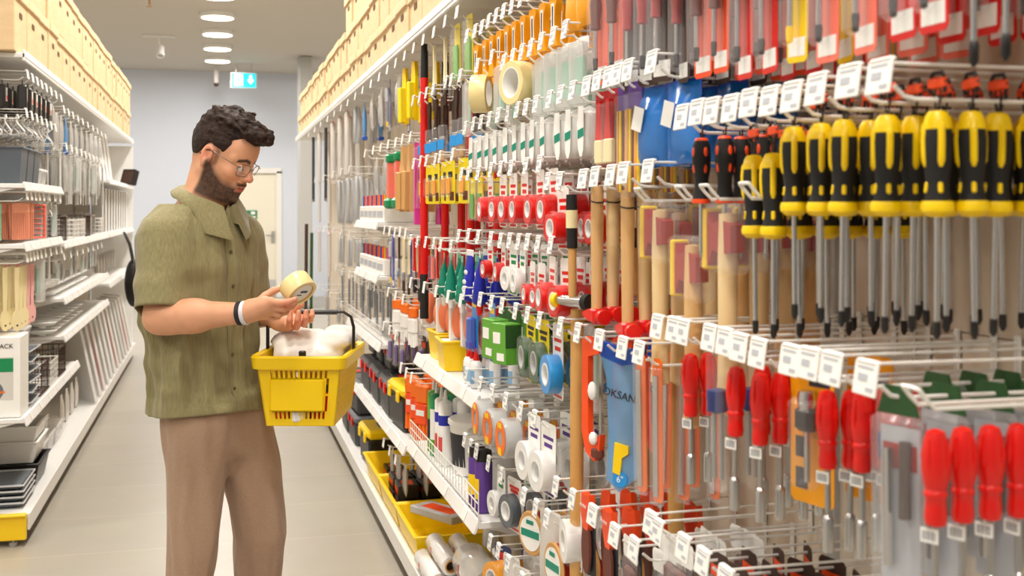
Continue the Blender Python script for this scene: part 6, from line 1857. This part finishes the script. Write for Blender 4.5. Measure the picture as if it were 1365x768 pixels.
L1 = LRow('black scrubber', 2.11, [5.28, 5.42, 5.56, 5.70, 5.85, 6.02, 6.2, 6.4])
for i in range(6): L1.hang(i, 'black_scrub', 'black scrubber with white sticker', n=4, dx=.085, dz=-.01)
for i in (6, 7): L1.hang(i, 'bag_grey', 'clear bag of grey fittings', n=3, dx=.09, s=.6, dz=-.012)
L2 = LRow('white hanger', 1.935, [5.25, 5.40, 5.55, 5.70, 5.86, 6.02, 6.18])
for i in range(7): L2.hang(i, 'wire_hanger', 'white wire hanger', n=6, dx=.05, rz=.5, s=1.0)
L3 = LRow('wire rack', 1.86, [6.80, 7.04, 7.28, 7.52, 7.76, 8.0, 8.24, 8.48, 8.72, 8.96, 9.2])
for i in range(11): L3.hang(i, ('grid_panel', 'bag_grey', 'grid_panel', 'clearpack')[i % 4], ('white wire rack', 'clear bag of small goods', 'white wire rack', 'clear pack with white header')[i % 4], n=5 if i < 4 else 3, dx=.07, rz=.12, jit=.05, s=1.1 if i % 2 == 0 else 1.25, dz=-.014)
L4 = LRow('clear pack', 2.06, [6.7, 6.9, 7.1, 7.35, 7.6, 7.9, 8.2, 8.5, 8.8, 9.1])
for i in range(10): L4.hang(i, 'bag_grey' if i != 2 else 'bag_lightblue', 'clear bag of small goods', n=3, dx=.10, s=1.05)
shelf(XLP + .01, XL, 5.38, 6.6, 1.60, 'white left shelf carrying dark grey bins')
for k, y in enumerate((5.50, 5.69, 5.88)):
    for j, x in enumerate((-.93, -1.11)):
        K['bin_slate'].place((x, y, 1.60), 0, 'dark grey plastic bin, %s from near end, %s on the left shelf' % (ORD[k], ('front', 'behind')[j]), 'dark grey bins')
for k, y in enumerate((6.08, 6.27, 6.46)):
    K['tub_clear'].place((-1.0, y, 1.60), pi / 2, 'clear lidded tub on the grey bin shelf, %s from near end' % ORD[k], 'clear tubs', s=.7)
L5 = LRow('dish brush', 1.565, [5.26, 5.38, 5.50, 5.62, 5.76, 5.95, 6.15, 6.35])
L5.hang(0, 'comb_mint', 'mint green dish brush', n=3, x0=.15, dx=.08, rz=-.9, dz=-.016)
for i in (1, 2): L5.hang(i, 'comb_peach', 'peach dish brush', n=4, x0=.05, dx=.075, rz=-.9, jit=.05, s=1.0, dz=-.014)
L5.hang(4, 'coral_rack', 'coral drying rack', n=3, dx=.10, rz=-.8, jit=.05, s=.8, dz=-.014)
L5.hang(5, 'clearpack', 'clear pack with white header', n=3, dx=.09, dz=-.015)
L5.hang(6, 'wire_hanger', 'white wire hanger', n=5, dx=.06, rz=.5, s=1.0)
L5.hang(7, 'clearpack', 'clear pack with white header', n=3, dx=.09, dz=-.015)
shelf(XLP + .01, XL, 5.38, 6.6, 1.33, 'white left shelf above the spatulas')
shelf(XLP + .01, XL, 6.68, 9.3, 1.30, 'long white left shelf of small baskets')
ib = 0
for z, ln in ((1.30, 'lower'),):
    for y in (6.88, 7.20, 7.52, 7.84, 8.16, 8.48, 8.80, 9.12):
        if ln == 'upper' and y < 7.7: ib += 1; continue
        kk = ('gridbasket_d', 'gridbasket_w', 'gridbasket_s')[(ib * 2 + ib // 3) % 3]
        K[kk].place((-.985, y, z + .004), 0, '%s wire basket, %s from near end on the %s long left shelf' % ({'d': 'dark', 'w': 'white', 's': 'steel'}[kk[-1]], ORD[ib % 8], ln), 'wire baskets')
        ib += 1
L6 = LRow('spatula', 1.285, [5.26, 5.36, 5.46, 5.56, 5.68, 5.82, 6.0, 6.2, 6.4])
for i in range(3): L6.hang(i, 'spoon_y', 'cream silicone spatula', n=5, dx=.05, rz=-.9, jit=.06, s=1.02, dz=-.02)
for i in (3, 4): L6.hang(i, 'spoon_p', 'pink silicone spatula', n=5, dx=.05, rz=-.9, jit=.06, s=1.02, dz=-.02)
L6.hang(5, 'clearpack', 'clear pack with white header', n=3, dx=.09, s=1.3)
for i in (6, 7, 8): L6.hang(i, 'ladle_w', 'white ladle', n=2, x0=.06, dx=.16, rz=-.3, s=.95, dz=-.022)
shelf(XLP + .01, XL, 6.68, 9.3, .99, 'middle white left shelf of stacked dishes')
ip = 0
for y in (6.72, 6.92, 7.12, 7.32, 7.52, 7.74, 7.96, 8.2):
    for t_ in range(2):
        K['plate_stack'].place((-.945, y, 1.002 + .045 * t_), 0, 'white soap dish, %s stack from near end, %s' % (ORD[ip // 2], ('bottom', 'top')[t_]), 'white soap dishes', s=1.0)
        ip += 1
shelf(XLP + .01, XL, 6.68, 9.3, .78, 'low white left shelf of stacked dishes')
for y in (6.70, 6.90, 7.10, 7.30, 7.50, 7.72, 7.95):
    for t_ in range(2):
        K['plate_stack'].place((-.945, y, .792 + .045 * t_), 0, 'white soap dish on the low shelf, %s stack from near end, %s' % (ORD[(ip - 16) // 2], ('bottom', 'top')[t_]), 'white soap dishes', s=1.0)
        ip += 1
shelf(XLP + .01, XL, 5.38, 7.35, .555, 'white left shelf carrying a boxed rack and grey trays', rail=False)
# wire guard at the far part of that shelf
# boxed rack, with its printing
bx = empty('boxed_rack', (-1.03, 5.52, .555)); tag(bx, 'white printed carton of a rack standing on the left shelf', 'box')
MB().box((0, 0, .18), (.36, .22, .36), .003).build('carton_body', 'paper', bx)
MB().box((0, -.1105, .175), (.30, .001, .19)).build('box_picture', 'wall_side', bx)
MB().prism([(.115 + .075 * cos(a) - .08, .12 + .055 * sin(a)) for a in np.linspace(0, 2 * pi, 25)[:-1]], .001, 'y', (0, -.1112, 0)).build('picture_rack', 'grey_plastic', bx)
MB().box((.120, -.1118, .235), (.06, .001, .06)).build('picture_leaf', 'green', bx)
MB().box((.09, -.1124, .115), (.05, .001, .008), 0).build('picture_handle', 'orange', bx)
fc_ = bpy.data.curves.new('box_lettering', 'FONT'); fc_.body = 'D RACK'; fc_.size = .028; fc_.extrude = .0006; fc_.align_x = 'RIGHT'
fo = bpy.data.objects.new('lettering_curve', fc_)
COL.objects.link(fo)
me_ = bpy.data.meshes.new_from_object(fo.evaluated_get(bpy.context.evaluated_depsgraph_get()))
bpy.data.objects.remove(fo)
me_.materials.clear(); me_.materials.append(M['dark_brown'])
lo_ = bpy.data.objects.new('box_lettering', me_); COL.objects.link(lo_); lo_.parent = bx
lo_.location = (.150, -.112, .310); lo_.rotation_euler = (pi / 2, 0, 0)

for k in range(6):
    K['tray_grey'].place((-.96, 5.80, .557 + .048 * k), pi / 2 * 0 + rnd.uniform(-.05, .05), 'grey tray, %s from bottom of the stack beside the boxed rack' % ORD[k], 'grey trays')
K['tub_clear'].place((-.965, 5.80, .825), 0, 'clear lidded tub on top of the grey tray stack', 'clear tubs', s=.7)
for k, y in enumerate((6.13, 6.46, 6.79)):
    K['gridbasket_d' if k % 2 == 0 else 'gridbasket_w'].place((-.985, y, .560), 0, 'wire basket on the boxed rack shelf, %s from near end' % ORD[k], 'wire baskets', s=1.05)
# base deck on the left
for k, (z, kk, d_) in enumerate(((.14, 'basket_black', 'black plastic basket at the bottom of the near stack'), (.255, 'basket_white', 'white plastic basket, lower one on the black basket'), (.33, 'basket_white', 'white plastic basket, top one of the near stack'))):
    K[kk].place((-.995, 6.02, z), 0, d_, 'plastic baskets')
for k in range(4):
    K['tray_grey'].place((-.98, 5.60, .142 + .026 * k), 0, 'dark tray, %s from bottom in the stack at the plinth end' % ORD[k], 'dark trays', s=1.2)
for k, (y, z) in enumerate(((6.40, .14), (6.68, .14), (6.40, .252), (6.98, .14))):
    K['tub_clear'].place((-.985, y, z), 0, 'clear lidded tub on the left base deck, %s placed from near end' % ORD[k], 'clear tubs', s=.82)
for k, y in enumerate((7.4, 7.65, 7.9, 8.15)):
    b_ = K['bag_white'].place((-.93, y, .33), pi, 'bagged white goods on the left base deck, %s from near end' % ORD[k], 'bagged goods', s=1.1)
fi = 0
for y in np.arange(8.4, 12.0, .30):
    o_ = K['flat_panel_red' if fi % 4 == 1 else 'flat_panel'].place((-.90, y, .145), 0, 'flat packed board leaning on the left base deck, %s from near end' % ORD[fi], 'flat packed boards', ry=-.22, s=1.2)
    o_.rotation_euler = (0, -.22, .55)
    fi += 1
# far bays of the left run: shelves with frames, boxes and a black bag
shelf(XLP + .01, XL, 9.38, 11.95, 1.72, 'far left white shelf with picture frames')
shelf(XLP + .01, XL, 9.38, 11.95, 1.30, 'far left white shelf with white boxes')
shelf(XLP + .01, XL, 9.38, 11.95, .90, 'far left white shelf with black bags')
for k, y in enumerate(np.arange(9.5, 11.0, .30)):
    K['frame_white'].place((-.95, y, 1.723), .3, 'white picture frame on the far left shelf, %s from near end' % ORD[k], 'white frames', ry=-.12)
for k, y in enumerate((11.25, 11.5, 11.75)):
    K['frame_black'].place((-.84, y, 1.723), 1.2, 'black picture frame leaning at the far left shelf end, %s from near end' % ORD[k], 'black frames', ry=.5, s=.55)
for k, y in enumerate(np.arange(9.5, 11.9, .26)):
    K['flat_panel'].place((-.92, y, 1.303), .4, 'white boxed board on the second far left shelf, %s from near end' % ORD[k], 'white boxed boards', s=.80)
for k, y in enumerate(np.arange(9.5, 11.1, .24)):
    K['bag_white'].place((-.93, y, 1.11), pi + .4, 'white bag on the third far left shelf, %s from near end' % ORD[k], 'bagged goods')
L7 = LRow('far clear pack', 1.24, [6.7, 7.0, 7.3, 7.6, 7.9, 8.2, 8.5, 8.8])
for i in range(8): L7.hang(i, 'bag_grey' if i % 2 else 'clearpack', 'clear pack of kitchen goods', n=2, dx=.14, s=.62, dz=-.012)
blk = empty('black_bag', (-.715, 10.4, 0)); tag(blk, 'black bag hanging at the far end of the left shelving behind the man', 'bag')
MB().ell((0, 0, .84), (.075, .17, .21), 16, 12).ell((.03, -.02, .76), (.075, .13, .12), 14, 10).build('bag_body', 'black_rubber', blk)
MB().tube([(0, -.08, 1.02), (-.03, -.06, 1.18), (-.078, -.03, 1.285), (-.078, .03, 1.285), (-.03, .06, 1.18), (0, .08, 1.02)], .009, 8).build('strap', 'black_plastic', blk)
